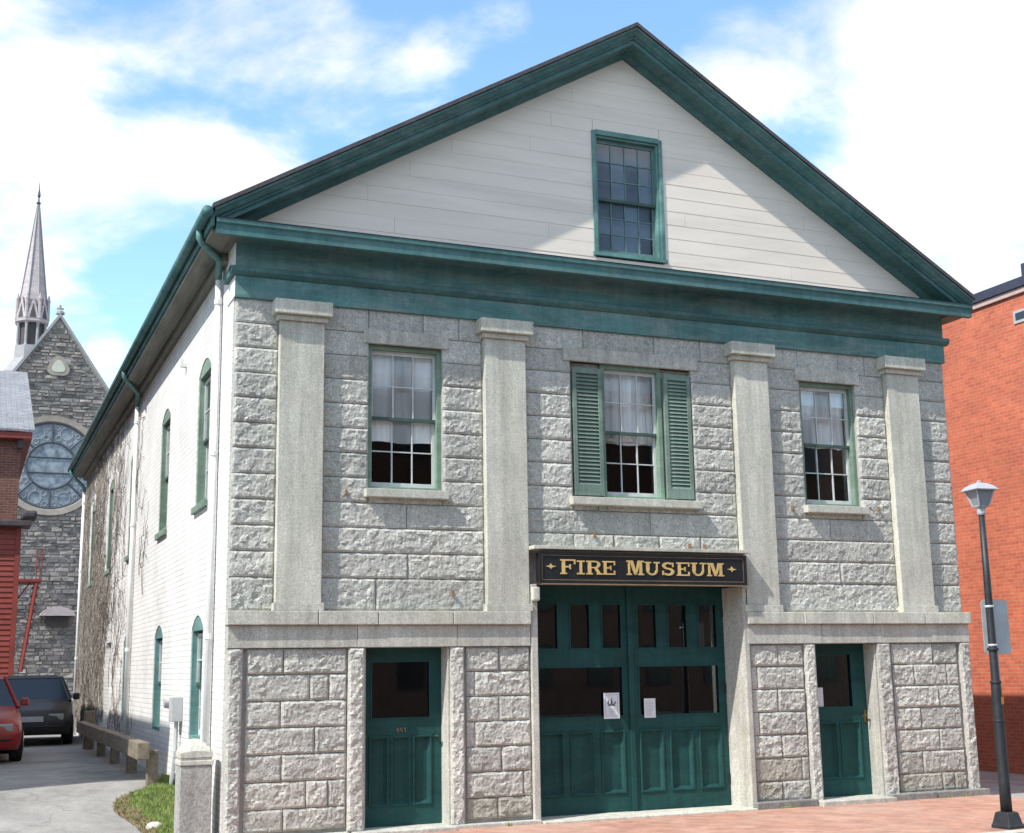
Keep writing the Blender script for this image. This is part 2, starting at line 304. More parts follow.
def rock(name, parent, x0, x1, z0, z1, y, proud, mat=G_ROUGH, step=.026, back=.06, seed=0):
    """a pitch-faced granite block: straight arrises round a broken, bulging face"""
    wx, wz = x1-x0, z1-z0; nx = max(4, round(wx/step)); nz = max(4, round(wz/step)); so = Vector((seed*3.7, seed*1.3, seed*7.1)); m = MB()
    tx, tz = random.uniform(-.5, .5), random.uniform(-.4, .4)
    for j in range(nz+1):
        for i in range(nx+1):
            u, v = i/nx, j/nz; x, z = x0+u*wx, z0+v*wz; d = min(u*wx, (1-u)*wx, v*wz, (1-v)*wz); e = min(1, d/.022); e = e*(2-e)
            p = Vector((x, z, 0))+so
            q = p*9.5; q.y *= 1.25; vd, vp = noise.voronoi(q); cv = noise.cell_vector(vp[0]*37.3); cv = Vector((cv.x-.5, cv.y-.5, cv.z-.5)); dl = q-vp[0]
            h = .80 + 1.15*(dl.x*cv.x+dl.y*cv.y) + .55*cv.z + .22*noise.noise(p*4.5) + .38*noise.noise(p*27) + (u-.5)*tx*.7 + (v-.5)*tz*.7
            yy = y - e*proud*max(.05, h)
            if 0 < i < nx and 0 < j < nz: x += .010*noise.noise(p*31); z += .010*noise.noise(p*29+so)
            elif e == 0: yy = y - .004*noise.noise(p*15)
            m.v.append((x, yy, z))
    for j in range(nz):
        for i in range(nx):
            a = j*(nx+1)+i; q = (a, a+1, a+nx+2, a+nx+1)
            if (i+j) % 2: m.f += [(q[0], q[1], q[2]), (q[0], q[2], q[3])]
            else: m.f += [(q[0], q[1], q[3]), (q[1], q[2], q[3])]
    ring = [i for i in range(nx+1)]+[j*(nx+1)+nx for j in range(1, nz+1)]+[nz*(nx+1)+i for i in range(nx-1, -1, -1)]+[j*(nx+1) for j in range(nz-1, 0, -1)]
    n0 = len(m.v); m.v += [(m.v[r][0], y+back, m.v[r][2]) for r in ring]
    for k in range(len(ring)): m.f.append((ring[k], n0+k, n0+(k+1) % len(ring), ring[(k+1) % len(ring)]))
    return m.build(name, mat, parent)
def smooth(a, b, t): t = max(0, min(1, (t-a)/(b-a))); return t*t*(3-2*t)
def plate(m, us, zs, d0, d1, holes, xf=lambda p: p):
    """a wall slab (u along, z up, depth d0..d1) with rectangular holes (u0,u1,z0,z1); one closed skin with reveals"""
    us = sorted(set(us+[h[0] for h in holes]+[h[1] for h in holes])); zs = sorted(set(zs+[h[2] for h in holes]+[h[3] for h in holes]))
    us = [u for u in us if us[0] <= u <= us[-1]]; nu, nz = len(us)-1, len(zs)-1
    full = lambda i, j: 0 <= i < nu and 0 <= j < nz and not any(h[0]-1e-6 <= us[i] and us[i+1] <= h[1]+1e-6 and h[2]-1e-6 <= zs[j] and zs[j+1] <= h[3]+1e-6 for h in holes)
    for i in range(nu):
        for j in range(nz):
            if not full(i, j): continue
            a, b, c, d = us[i], us[i+1], zs[j], zs[j+1]
            Q = lambda *p: m.add([xf(q) for q in p], [(0, 1, 2, 3)])
            Q((a,d0,c),(b,d0,c),(b,d0,d),(a,d0,d)); Q((a,d1,c),(a,d1,d),(b,d1,d),(b,d1,c))
            if not full(i-1, j): Q((a,d0,c),(a,d0,d),(a,d1,d),(a,d1,c))
            if not full(i+1, j): Q((b,d0,c),(b,d1,c),(b,d1,d),(b,d0,d))
            if not full(i, j-1): Q((a,d0,c),(a,d1,c),(b,d1,c),(b,d0,c))
            if not full(i, j+1): Q((a,d0,d),(b,d0,d),(b,d1,d),(a,d1,d))
    return m

# ================================================================== the ground
def gh(x, y):
    if y < -3.45: return -.17
    return -.055 + .42*smooth(.2, 4.3, y)*(1-smooth(.6, 3, x)) - .045*max(0, min(x-10.7, 9))
gxs = [-900, -300, -100, -40, -20, -12] + [-8+.4*i for i in range(72)] + [22, 26, 32, 45, 100, 300, 900]
gys = [-900, -300, -100, -40, -20, -8, -3.46, -3.44, -3, -2, -1] + [-.5+.4*i for i in range(60)] + [24, 28, 34, 45, 60, 100, 300, 900]
m = MB(); m.v = [(x, y, gh(x, y)) for y in gys for x in gxs]; nx = len(gxs)
m.f = [(j*nx+i, j*nx+i+1, (j+1)*nx+i+1, (j+1)*nx+i) for j in range(len(gys)-1) for i in range(nx-1)]
tag(m.build('ground', ASPH, smooth=True), 'grey worn asphalt ground of the driveway and alley', 'ground', kind='structure')
tag(MB().box(-200, 200, -14.5, -3.56, -.30, -.164).build('road', ROADM), 'asphalt road in front of the pavement', 'road', kind='structure')
pv = MB(); pv.prism([(-.75, -3.38, -.16), (80, -3.38, -.16), (80, -1.05, -.16), (10.62, -1.05, -.16), (10.62, .01, -.16), (-.12, .01, -.16), (-.75, -.6, -.16)], (0, 0, .13))
tag(pv.build('pavement', PAVE, bevel=.006), 'red brick pavement in front of the granite building', 'pavement', kind='structure')
kb = MB(); x = -.7; kerb_parts = []
kroot = empty('kerb', (0, -3.46, -.17), 'pale granite kerb along the red brick pavement', 'kerb'); kroot['kind'] = 'structure'
while x < 34:
    l_ = random.uniform(1.6, 2.3); bx('kerb_stone', G_GREY, kroot, x, x+l_-.008, -3.55, -3.385, -.3, -.022+random.uniform(-.004, .004), .012); x += l_

# ================================================================== the museum
WD, DP = 10.55, 20.2
mus = empty('museum_building', (5.27, 0, 0), 'grey granite museum with four pilasters, green cornice and white painted brick side', 'building')
OPW = {'w1': (1.645, 2.600, 3.955, 5.765), 'w2': (4.378, 6.187, 3.955, 5.755), 'w3': (7.96, 8.905, 3.965, 5.745)}
PIL = [(.52, 1.06), (3.14, 3.70), (6.83, 7.375), (9.42, 9.985)]
D1 = (1.60, 2.64); D3 = (7.915, 8.915); DB = (3.71, 6.865)
BDT = 2.85                        # top of the big opening
fw_ = plate(MB(), [.01, WD-.01], [2.08, 7.15], .022, .38, [OPW['w1'], OPW['w2'], OPW['w3'], (DB[0], DB[1], 2.08, BDT)]).build('facade_wall', MORTAR, mus)
gwl_ = plate(MB(), [.012, DB[0]], [-.1, 2.078], -.035, .36, [(D1[0], D1[1], .0, 2.07)]).build('ground_floor_wall', MORTAR, mus)
gwr_ = plate(MB(), [DB[1], WD-.012], [-.1, 2.078], -.035, .36, [(D3[0], D3[1], .0, 2.07)]).build('ground_floor_wall', MORTAR, mus)
CH = .3013; ZT = 6.196; seed = [1]
def blk(par, x0, x1, z0, z1, y=0, proud=.05, g=.0045, mat=G_ROUGH):
    if x1-x0 < .03 or z1-z0 < .03: return
    seed[0] += 1; rock('granite_block', par, x0+g, x1-g, z0+g, z1-g, y, proud, mat, seed=seed[0])
def course(par, x0, x1, z0, z1, joints, op=None, y=0, proud=.05):
    spans = [(x0, x1, z0, z1)]
    if op:
        a, b, c, d = op; lo, hi = max(z0, c), min(z1, d)
        if hi-lo > .02:
            spans = [(x0, a, z0, z1), (b, x1, z0, z1)]
            if c-z0 > .03: spans.append((a, b, z0, c))
            if z1-d > .2: spans.append((a, b, d, z1))
    for s in spans:
        xs = [s[0]]+[j for j in joints if s[0]+.15 < j < s[1]-.15]+[s[1]]
        for a, b in zip(xs, xs[1:]): blk(par, a, b, s[2], s[3], y, proud*random.uniform(.8, 1.2))
bays = [(0.0, PIL[0][0], None), (PIL[0][1], PIL[1][0], OPW['w1']), (PIL[1][1], PIL[2][0], OPW['w2']), (PIL[2][1], PIL[3][0], OPW['w3']), (PIL[3][1], WD, None)]
for bi, (x0, x1, op) in enumerate(bays):
    for k in range(12):
        z1 = ZT-CH*k; z0 = z1-CH if k < 11 else 2.496
        if bi == 2 and z0 < 3.29:
            if k == 9: z0 = 3.30
            else: continue
        js = []
        if x1-x0 > 1:
            if k % 2 == 0: js = [x0+(x1-x0)*(.52+random.uniform(-.1, .1))]
            elif random.random() < .35: js = [x0+(x1-x0)*random.choice((.33, .66))]
            if bi == 2 and k == 9: js = [3.70+.62*i+random.uniform(-.08, .08) for i in range(1, 5)]
            if k == 0: js = [x0+(x1-x0)*f for f in (.28, .62, .85)]
        course(fw_, x0, x1, z0, z1, js, op, 0, .010 if k in (0,) else .012 if (k == 1 and op) else .019)
# lintels and sills
for key, (a, b, c, d) in OPW.items():
    ex = .075 if key != 'w2' else .11
    bx('lintel', G_GREY, mus, a-ex, b+ex, -.036, .2, d, d+.178, .006)
    bx('window_sill', G_SILL, mus, a-.055, b+.045, -.115, .2, c-.105, c-.002, .008)
    if key == 'w2': pass
# lower storey courses
LH = 2.07/7
def panel(x0, x1, long_first):
    for k in range(7):
        z1 = 2.07-LH*k; z0 = max(z1-LH, .05) if k == 6 else z1-LH
        w = x1-x0
        if w < 1: js = [x0+w*random.uniform(.46, .56)] if (k+long_first) % 2 == 0 else [random.choice((x0+w*.13, x1-w*.13))]
        else: js = [x0+w*(.64 if (k+long_first) % 2 == 0 else .36)+random.uniform(-.05, .05)]+([x0+w*.82] if random.random() < .15 else [])
        xs = [x0]+js+[x1]
        for a, b in zip(xs, xs[1:]): blk(gwl_ if b < 5 else gwr_, a, b, z0, z1, -.055, .021*random.uniform(.75, 1.25) if b-a > .2 else .010, mat=G_STAIN if (k == 6 and random.random() < .6) or (k == 5 and random.random() < .15) else G_ROUGH)
panel(.215, 1.385, 1); panel(2.865, 3.705, 0); panel(6.87, 7.725, 0); panel(9.19, 10.34, 0)
for a, b in ((0.0, .165), (1.395, 1.585), (2.655, 2.825), (7.735, 7.90), (8.93, 9.15), (10.375, WD-.005)):
    seed[0] += 1; rock('door_jamb' if .3 < a < 10 else 'corner_pier', mus, a, b, .0, 2.068, -.09, .024, G_ROUGH, back=.2, seed=seed[0])
# opening reveals
def rev(x0, x1, y0, y1, z1, mat=G_GREY): bx('reveal', mat, mus, x0, x1, y0, y1, -.05, z1, .004)
rev(1.588, 1.612, -.06, .30, 2.069); rev(2.628, 2.652, -.06, .30, 2.069); rev(7.903, 7.927, -.06, .30, 2.069); rev(8.903, 8.927, -.06, .30, 2.069)
MB().prism([(3.712, -.105, -.04), (3.80, -.105, -.04), (3.862, .37, -.04), (3.712, .37, -.04)], (0, 0, 2.87)).build('door_jamb', G_GREY, mus, .012)
MB().prism([(6.785, -.105, -.04), (6.864, -.105, -.04), (6.864, .37, -.04), (6.715, .37, -.04)], (0, 0, 2.87)).build('door_jamb', G_GREY, mus, .012)
# plinth, steps
for a, b in ((6.79, 7.74), (8.935, 9.7), (9.708, 10.62)): bx('plinth_stone', G_DARK, mus, a, b-.006, -.21, -.05, -.16, .055, .012)
for a, b in ((-.04, 1.39), (2.67, 3.78)): bx('plinth_stone', G_GREY, mus, a, b, -.17, -.06, -.16, .015, .012)
bx('door_step', G_GREY, mus, D1[0]-.16, D1[1]+.02, -.28, .2, -.12, .012, .01); bx('door_step', G_GREY, mus, D3[0]-.17, D3[1]+.015, -.30, .2, -.12, .03, .01)
bx('door_step', G_SMOOTH, mus, 3.79, 5.2, -.24, .42, -.12, -.006, .01); bx('door_step', G_SMOOTH, mus, 5.208, 6.78, -.24, .42, -.12, -.008, .01)
# ledge and lintel band
for xs in ([-.03, 1.02, 1.74, 2.68, 3.70], [6.83, 7.72, 8.86, 9.75, 10.575]):
    for a, b in zip(xs, xs[1:]): bx('ledge_stone', G_SMOOTH, mus, a, b-.006, -.155+random.uniform(-.004, .004), .02, 2.332, 2.492, .01)
for xs in ([-.012, 1.50, 2.74, 3.705], [6.835, 8.02, 9.02, 10.56]):
    for a, b in zip(xs, xs[1:]): bx('lintel_stone', G_GREY, mus, a, b-.005, -.105+random.uniform(-.003, .003), .02, 2.073, 2.33, .006)
# pilasters
for a, b in PIL:
    p = bx('pilaster', G_SMOOTH, mus, a, b, -.105, .05, 2.585, 5.935, .008)
    bx('pilaster_base', G_SMOOTH, p, a-.025, b+.028, -.135, .05, 2.494, 2.584, .006)
    c = MB().box(a-.035, b+.035, -.145, .05, 5.937, 6.0); c.box(a-.085, b+.075, -.205, .05, 6.003, 6.178); c.build('capital', G_SMOOTH, p, .008)
# rust pins left in the stone
for q in ((346, 491), (453, 592), (595, 534), (690, 545), (705, 546), (793, 507), (879, 508)):
    p_ = px(q[0], q[1], 1, -.05); bx('iron_pin', RUST, mus, p_.x-.009, p_.x+.009, -.07, .02, p_.z-.04, p_.z+.02, .004)

# entablature
def sweep_x(name, prof, x0, x1, mat, par=mus, bevel=0): return MB().prism([(x0, y, z) for y, z in prof], (x1-x0, 0, 0)).build(name, mat, par, bevel)
sweep_x('architrave', [(.02, 6.188), (-.045, 6.188), (-.045, 6.455), (.02, 6.455)], -.02, WD+.015, T_FRIEZE)
sweep_x('frieze_moulding', [(.02, 6.457), (-.06, 6.457), (-.115, 6.50), (-.115, 6.55), (-.05, 6.575), (.02, 6.575)], -.08, WD+.075, T_TRIM)
sweep_x('frieze', [(.02, 6.577), (-.045, 6.577), (-.045, 6.93), (.02, 6.93)], -.02, WD+.015, T_FRIEZE)
sweep_x('cornice', [(.0, 6.89), (-.05, 6.86), (-.11, 6.905), (-.36, 6.895), (-.36, 6.82), (-.43, 6.82), (-.43, 6.935), (-.455, 6.955), (-.455, 7.005), (-.40, 7.02), (0, 7.10)], -.325, 10.80, T_TRIM)
sweep_x('cornice_flashing', [(-.46, 7.008), (-.40, 7.024), (0, 7.105), (0, 7.11), (-.40, 7.03), (-.465, 7.014)], -.325, 10.80, SHINGLE)
for nm, mt, x0, z0, z1, y0 in (('frieze_return', WHITE, -.026, 6.188, 6.455, -.040), ('moulding_return', T_TRIM, -.08, 6.46, 6.572, -.055), ('frieze_return', WHITE, -.026, 6.578, 6.93, -.040)):
    bx(nm, mt, mus, x0, .0, y0, .42, z0, z1, .004)
# gable
TIPL, APX, TIPR = (-.35, 7.165), (5.295, 10.49), (10.815, 7.145)
zl = lambda x: APX[1]-(APX[0]-x)*(APX[1]-TIPL[1])/(APX[0]-TIPL[0]) if x < APX[0] else APX[1]-(x-APX[0])*(APX[1]-TIPR[1])/(TIPR[0]-APX[0])
prof = [(.0, -.05), (-.455, -.05), (-.475, -.055), (-.475, -.085), (-.45, -.10), (-.42, -.145), (-.385, -.165), (-.385, -.185), (-.355, -.19), (-.355, -.25), (-.10, -.255), (-.09, -.28), (-.05, -.33), (.0, -.33)]
for tip in (TIPL, TIPR):
    MB_ = MB(); n = len(prof)
    xs = [tip[0], APX[0]+(.0002 if tip is TIPR else -.0002)]
    for y, dz in prof:
        x = tip[0]
        if zl(x)+dz < 7.02: x = APX[0]+(1 if tip is TIPR else -1)*(APX[1]+dz-7.02)/(APX[1]-tip[1])*abs(tip[0]-APX[0])
        MB_.v.append((x, y, zl(x)+dz))
    MB_.v += [(xs[1], y, zl(xs[1])+dz) for y, dz in prof]
    MB_.f = [(i, (i+1) % n, n+(i+1) % n, n+i) for i in range(n)]+[tuple(range(n)), tuple(range(2*n-1, n-1, -1))]
    MB_.build('raking_cornice', T_TRIM, mus)
sl = (APX[1]-TIPL[1])/(APX[0]-TIPL[0]); sr = (APX[1]-TIPR[1])/(TIPR[0]-APX[0])
roof = MB().prism([(TIPL[0]-.03, -.495, zl(TIPL[0]-.03)-.045), (APX[0], -.495, APX[1]-.045), (APX[0], -.495, APX[1]+.01), (TIPL[0]-.03, -.495, zl(TIPL[0]-.03)+.01)], (0, DP+.65, 0)).build('roof', SHINGLE, mus)
MB().prism([(TIPR[0]+.03, -.495, zl(TIPR[0]+.03)-.045), (APX[0]+.001, -.495, APX[1]-.045), (APX[0]+.001, -.495, APX[1]+.01), (TIPR[0]+.03, -.495, zl(TIPR[0]+.03)+.01)], (0, DP+.65, 0)).build('roof', SHINGLE, mus)
gb = MB().prism([(0.02, .20, 6.95), (WD-.02, .20, 6.95), (WD-.02, .20, 7.28), (APX[0], .20, 10.40), (0.02, .20, 7.30)], (0, .2, 0)).build('gable_wall', MORTAR, mus)
GWN = (4.765, 5.865, 7.24, 9.035)
z = 7.02; bh = .198; row = 0
def rake_clip(poly, dz):
    poly = clip(poly, -sl, 1, zl(0)-dz-0*sl) if poly else poly
    poly = clip(poly, sr, 1, zl(WD)-dz+sr*WD) if poly else poly
    return poly
while z < 10.3:
    cuts = [random.uniform(1.5, 4.5), random.uniform(6.2, 9.5)] if row % 2 else [random.choice((random.uniform(2.5, 4.6), random.uniform(6, 8)))]
    xs = [0.0]+cuts+[WD]
    for a, b in zip(xs, xs[1:]):
        segs = [(a, b)]
        if z+bh > GWN[2]-.02 and z < GWN[3]+.02:
            segs = [s for s in ((a, min(b, GWN[0]+.03)), (max(a, GWN[1]-.03), b)) if s[1]-s[0] > .02]
            if z+bh > GWN[3]+.02 and a < GWN[0] and b > GWN[1]: segs.append((GWN[0]+.034, GWN[1]-.034, GWN[3]-.03, z+bh))
        for sg_ in segs:
            s0, s1 = sg_[:2]; zb0 = sg_[2] if len(sg_) > 2 else z
            poly = rake_clip([(s0+.0015, zb0+.0006), (s1-.0015, zb0+.0006), (s1-.0015, z+bh-.0004), (s0+.0015, z+bh-.0004)], .29)
            if len(poly) < 3: continue
            dy = random.uniform(0, .002); n = len(poly); mm = MB()
            yf = lambda zz: -.022-dy+.003*(zz-z)/bh
            mm.v = [(p[0], yf(p[1]), p[1]) for p in poly]+[(p[0], .198, p[1]) for p in poly]
            mm.f = [tuple(range(n)), tuple(range(2*n-1, n-1, -1))]+[(i, n+i, n+(i+1) % n, (i+1) % n) for i in range(n)]
            mm.build('board', BOARD, gb)
    z += bh; row += 1

# windows ---------------------------------------------------------------
def sash_window(u0, u1, z0, z1, cols, rows, fmat, smat, d=.05, fw=.055, xf=None, rise=0, par=mus, name='window', munt=.015, depth=.16, split=.5, casing=0, frise=None):
    xf = xf or (lambda p: p); fin = lambda mm: setattr(mm, 'v', [xf(p) for p in mm.v]) or mm
    f = MB(); f.box(u0, u0+fw, d, d+depth, z0, z1); f.box(u1-fw, u1, d, d+depth, z0, z1); f.box(u0+fw, u1-fw, d, d+depth, z0, z0+fw*.8)
    if not rise: f.box(u0+fw, u1-fw, d, d+depth, z1-fw, z1)
    else:
        n = 8; arc = [(u0+(u1-u0)*i/n, z1+rise*(1-(2*i/n-1)**2)) for i in range(n+1)]
        f.prism([(u0, d, z1)]+[(u, d, zz) for u, zz in arc[1:-1]]+[(u1, d, z1), (u1-fw, d, z1-.02), (u0+fw, d, z1-.02)], (0, depth, 0))
    if casing:
        f.box(u0-casing, u0-.001, d-.03, d+.02, z0-casing*.6, z1+casing); f.box(u1+.001, u1+casing, d-.03, d+.02, z0-casing*.6, z1+casing)
        f.box(u0, u1, d-.032, d+.02, z1+.001, z1+casing+.015); f.box(u0-casing-.02, u1+casing+.02, d-.045, d+.02, z0-casing*.9, z0-.001)
    W = fin(f).build(name, fmat, par)
    a, b, c, e = u0+fw, u1-fw, z0+fw*.8, z1-fw; mid = c+(e-c)*split; st = .032
    for which, (lo, hi, dd) in enumerate(((c, mid+.018, d+.105), (mid-.018, e, d+.065))):
        s = MB(); t = .035
        s.box(a, a+st, dd, dd+t, lo, hi); s.box(b-st, b, dd, dd+t, lo, hi)
        s.box(a+st, b-st, dd, dd+t, lo, lo+(.065 if which == 0 else .034)); s.box(a+st, b-st, dd, dd+t, hi-(.034 if which == 0 else .05), hi)
        ga, gb_, gc, gd = a+st, b-st, lo+(.065 if which == 0 else .034), hi-(.034 if which == 0 else .05)
        for i in range(1, cols): x = ga+(gb_-ga)*i/cols; s.box(x-munt/2, x+munt/2, dd+.003, dd+t-.003, gc, gd)
        for j in range(1, rows): zz = gc+(gd-gc)*j/rows; s.box(ga, gb_, dd+.005, dd+t-.005, zz-munt/2, zz+munt/2)
        fin(s).build('sash', smat, W)
        for i in range(cols):
            for j in range(rows):
                pa, pb = ga+(gb_-ga)*i/cols+munt/2, ga+(gb_-ga)*(i+1)/cols-munt/2; pc, pd = gc+(gd-gc)*j/rows+munt/2, gc+(gd-gc)*(j+1)/rows-munt/2
                tl = random.uniform(-.0002, .0002); q = MB(); q.add([(pa, dd+.016+tl, pc), (pb, dd+.016-tl, pc), (pb, dd+.016-tl*.5, pd), (pa, dd+.016+tl*1.4, pd)], [(0, 1, 2, 3)])
                fin(q).build('pane', GLASS, W)
    bar = MB(); bar.box(a+.003, b-.003, d+.062, d+.098, mid-.02, mid+.02); fin(bar).build('meeting_rail', RAIL, W)
    return W
def drape(par, x0, x1, z0, z1, y, waves, mat=CURTAIN, amp=.018, skew=0):
    n = 40; mm = MB()
    for j in range(9):
        t = j/8
        for i in range(n+1):
            u = i/n; xx = x0+(x1-x0)*u + skew*(1-t)**2*(u)
            mm.v.append((xx, y+amp*math.sin(u*waves*6.28+.6*math.sin(t*3))+amp*.4*math.sin(u*waves*15+2*t), z0+(z1-z0)*t+.01*math.sin(u*9)))
    mm.f = [(j*(n+1)+i, j*(n+1)+i+1, (j+1)*(n+1)+i+1, (j+1)*(n+1)+i) for j in range(8) for i in range(n)]
    return mm.build('curtain', mat, par, smooth=True)
a, b, c, d = OPW['w1']; W1 = sash_window(a, b, c, d, 3, 2, SAGE, SASH); drape(W1, a+.06, b-.05, c+.62, d-.03, .205, 5, amp=.006)
a, b, c, d = OPW['w2']; W2 = sash_window(4.835, 5.745, c, d, 3, 2, SAGE, SASH, d=.04)
drape(W2, 4.87, 5.44, c+.80, d-.03, .215, 4, skew=-.05, amp=.01); drape(W2, 5.34, 5.72, c+.80, d-.03, .235, 3, skew=.02, amp=.008); drape(W2, 4.87, 5.72, c+.77, c+1.02, .262, 6, amp=.006)
for a_, b_ in ((4.378, 4.834), (5.746, 6.187)): bx('shutter_backing', G_GREY, mus, a_, b_, .09, .2, c, d, 0)
a, b, c, d = OPW['w3']; W3 = sash_window(a, b, c, d, 3, 2, SAGE, SASH); drape(W3, a+.06, a+.72, c+.86, d-.03, .215, 4, skew=-.06, amp=.01); drape(W3, a+.66, b-.06, c+.86, d-.03, .24, 2, amp=.006)
def shutter(x0, x1, z0, z1):
    s = MB(); y0, y1 = -.012, .03; st = .055
    s.box(x0, x0+st, y0, y1, z0, z1); s.box(x1-st, x1, y0, y1, z0, z1); s.box(x0+st, x1-st, y0, y1, z1-.075, z1); s.box(x0+st, x1-st, y0, y1, z0, z0+.14)
    S = s.build('shutter', SHUT, mus, .003); n = 29; h = (z1-z0-.215)/n
    me = None
    for i in range(n):
        zc = z0+.14+h*(i+.5)
        if me is None:
            o = MB().prism([(x0+st, y0+.004, zc-h*.48), (x0+st, y0+.010, zc-h*.52), (x0+st, y1-.002, zc+h*.42), (x0+st, y1-.008, zc+h*.48)], (x1-x0-2*st, 0, 0)).build('slat', SHUT, S); me = o.data; zref = zc
        else:
            o = bpy.data.objects.new('slat', me); COL.objects.link(o); o.parent = S; o.location = (0, 0, zc-zref)
for a_, b_ in ((4.405, 4.83), (5.765, 6.17)): shutter(a_, b_, 3.985, 5.675)
GW = sash_window(4.828, 5.807, 7.29, 8.975, 4, 3, GABLEW, GSASH, d=-.012, fw=.03, par=mus, name='gable_window', depth=.16, casing=.055, split=.47)
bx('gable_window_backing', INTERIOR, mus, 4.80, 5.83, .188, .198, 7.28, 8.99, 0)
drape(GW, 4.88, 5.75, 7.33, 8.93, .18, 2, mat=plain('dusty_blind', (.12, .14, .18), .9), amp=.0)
# doors -----------------------------------------------------------------
def door(x0, x1, z0, z1, y, panes, panels, mat=T_DOOR, name='door', t=.05):
    """a leaf with framed panes and sunk panels; panes/panels: rectangles (x0,x1,z0,z1)"""
    holes = panes+panels; D = plate(MB(), [x0, x1], [z0, z1], y, y+t, holes).build(name, mat, mus, .004, bseg=1)
    for a, b, c, d in panes:
        f = MB(); w = .018
        f.box(a-w, a, y-.008, y+.02, c-w, d+w); f.box(b, b+w, y-.008, y+.02, c-w, d+w); f.box(a, b, y-.008, y+.02, c-w, c); f.box(a, b, y-.008, y+.02, d, d+w)
        f.build('glazing_bead', mat, D); MB().box(a-.002, b+.002, y+.024, y+.028, c-.002, d+.002).build('pane', GLASSD, D)
    for a, b, c, d in panels:
        q = MB(); w = .03; e = .001
        q.add([(a+e,y+.006,c+e),(b-e,y+.006,c+e),(b-e,y+.006,d-e),(a+e,y+.006,d-e),(a+w,y+.034,c+w),(b-w,y+.034,c+w),(b-w,y+.034,d-w),(a+w,y+.034,d-w)],
              [(0,1,5,4),(1,2,6,5),(2,3,7,6),(3,0,4,7),(4,5,6,7)]); q.build('panel', mat, D)
        f = MB(); w = .022
        f.box(a-w, a+.004, y-.014, y+.003, c-w, d+w); f.box(b-.004, b+w, y-.014, y+.003, c-w, d+w); f.box(a+.004, b-.004, y-.0138, y+.003, c-w, c+.004); f.box(a+.004, b-.004, y-.0138, y+.003, d-.004, d+w)
        f.build('panel_moulding', mat, D, .005, bseg=1)
    return D
DY = .30
def rect(x0, y0, x1, y1, yy): p, q = px(x0, y0, 1, yy), px(x1, y1, 1, yy); return [p.x, q.x, q.z, p.z]
for xl, xr in ((3.864, 5.268), (5.292, 6.712)):
    lw = xr-xl; inn = .115
    top = [(xl+inn+(lw-2*inn+.19)/3*i, xl+inn+(lw-2*inn+.19)/3*i+(lw-2*inn-.38)/3, 2.045, 2.60) for i in range(3)]
    D = door(xl, xr, -.003, 2.845, DY, top+[(xl+inn, xr-inn, 1.185, 1.80)],
             [(xl+inn+(lw-2*inn+.13)/3*i, xl+inn+(lw-2*inn+.13)/3*i+(lw-2*inn-.26)/3, .24, .985) for i in range(3)])
    for i, zz in enumerate((.35, 1.5, 2.5)): 
        hx = xl+.012 if xl < 5 else xr-.012; bx('hinge', IRON, D, hx-.012, hx+.012, DY-.012, DY-.001, zz-.06, zz+.06, .003)
bx('door_astragal', T_DOOR, mus, 5.245, 5.315, DY-.03, DY-.002, .0, 2.845, .008)
D = door(1.614, 2.626, .015, 2.066, .17, [(1.755, 2.47, 1.25, 1.90)], [(1.74+.27*i, 1.74+.27*i+.20, .26, 1.02) for i in range(3)])
for i, ch in enumerate('447'):
    zz = px(401, 730, 1, .17).z; xx = 2.06+.045*i
    s = MB(); st = {'4': [(0, .035, .012, .06), (0, .03, .034, .022), (.024, .0, .034, .06)], '7': [(0, .05, .034, .06), (.018, 0, .028, .052)]}[ch]
    for j, (q0, q1, q2, q3) in enumerate(st): s.box(xx+q0*.8, xx+q2*.8, .164-.0005*j, .169, zz-.024+q1*.8, zz-.024+q3*.8)
    s.build('numeral', GOLDTRIM, D)
D.children[0]; MB().tube([(2.55, .169, 1.02), (2.55, .12, 1.02)], .012).lathe([(.012, -.02), (.03, 0), (.012, .02)], (2.55, .12, 1.02), 10).build('door_knob', IRON, D)
D = door(7.928, 8.902, .033, 2.066, .18, [(8.05, 8.66, 1.22, 1.92)], [(8.06, 8.36, .28, 1.0), (8.45, 8.75, .28, 1.0)])
k_ = MB(); k_.box(8.838, 8.868, .168, .179, 1.0, 1.17); k_.tube([(8.852, .17, 1.09), (8.852, .11, 1.09), (8.84, .10, 1.09), (8.76, .10, 1.085)], .011); k_.build('door_handle', BRASS, D)
bx('notice_sheet', PAPER, D, 8.055, 8.19, .190, .192, 1.225, 1.48, 0)
# side wall ---------------------------------------------------------------
SX = -.012; side = lambda p: (p[1]+SX, p[0], p[2])
SW = [(1.52, 2.47), (5.08, 6.03), (9.25, 10.2), (13.1, 14.05), (17.2, 18.15)]
RISE = .17; holes = []
for y0, y1 in SW: holes.append((y0, y1, 3.96, 5.72+RISE))
LOW = [(1.55, 2.45), (5.1, 6.0), (9.3, 10.2)]
for y0, y1 in LOW: holes.append((y0, y1, .98, 2.36+RISE))
SDR = (12.35, 13.35, .3, 2.45); holes.append(SDR)
sw = plate(MB(), [.066, DP], [-.3, 7.0], 0, .34, holes, side)
for y0, y1, z0, z1 in holes[:-1]:                       # brick spandrels of the segmental heads
    n = 10; zs_ = z1-RISE
    for i in range(n):
        u0, u1 = i/n, (i+1)/n; f = lambda u: zs_+RISE*(1-(2*u-1)**2)
        sw.prism([side(p) for p in ((y0+(y1-y0)*u0, .001, f(u0)), (y0+(y1-y0)*u1, .001, f(u1)), (y0+(y1-y0)*u1, .001, z1+.001), (y0+(y1-y0)*u0, .001, z1+.001))], (.33, 0, 0))
SWO = sw.build('side_wall', WBRICK, mus)
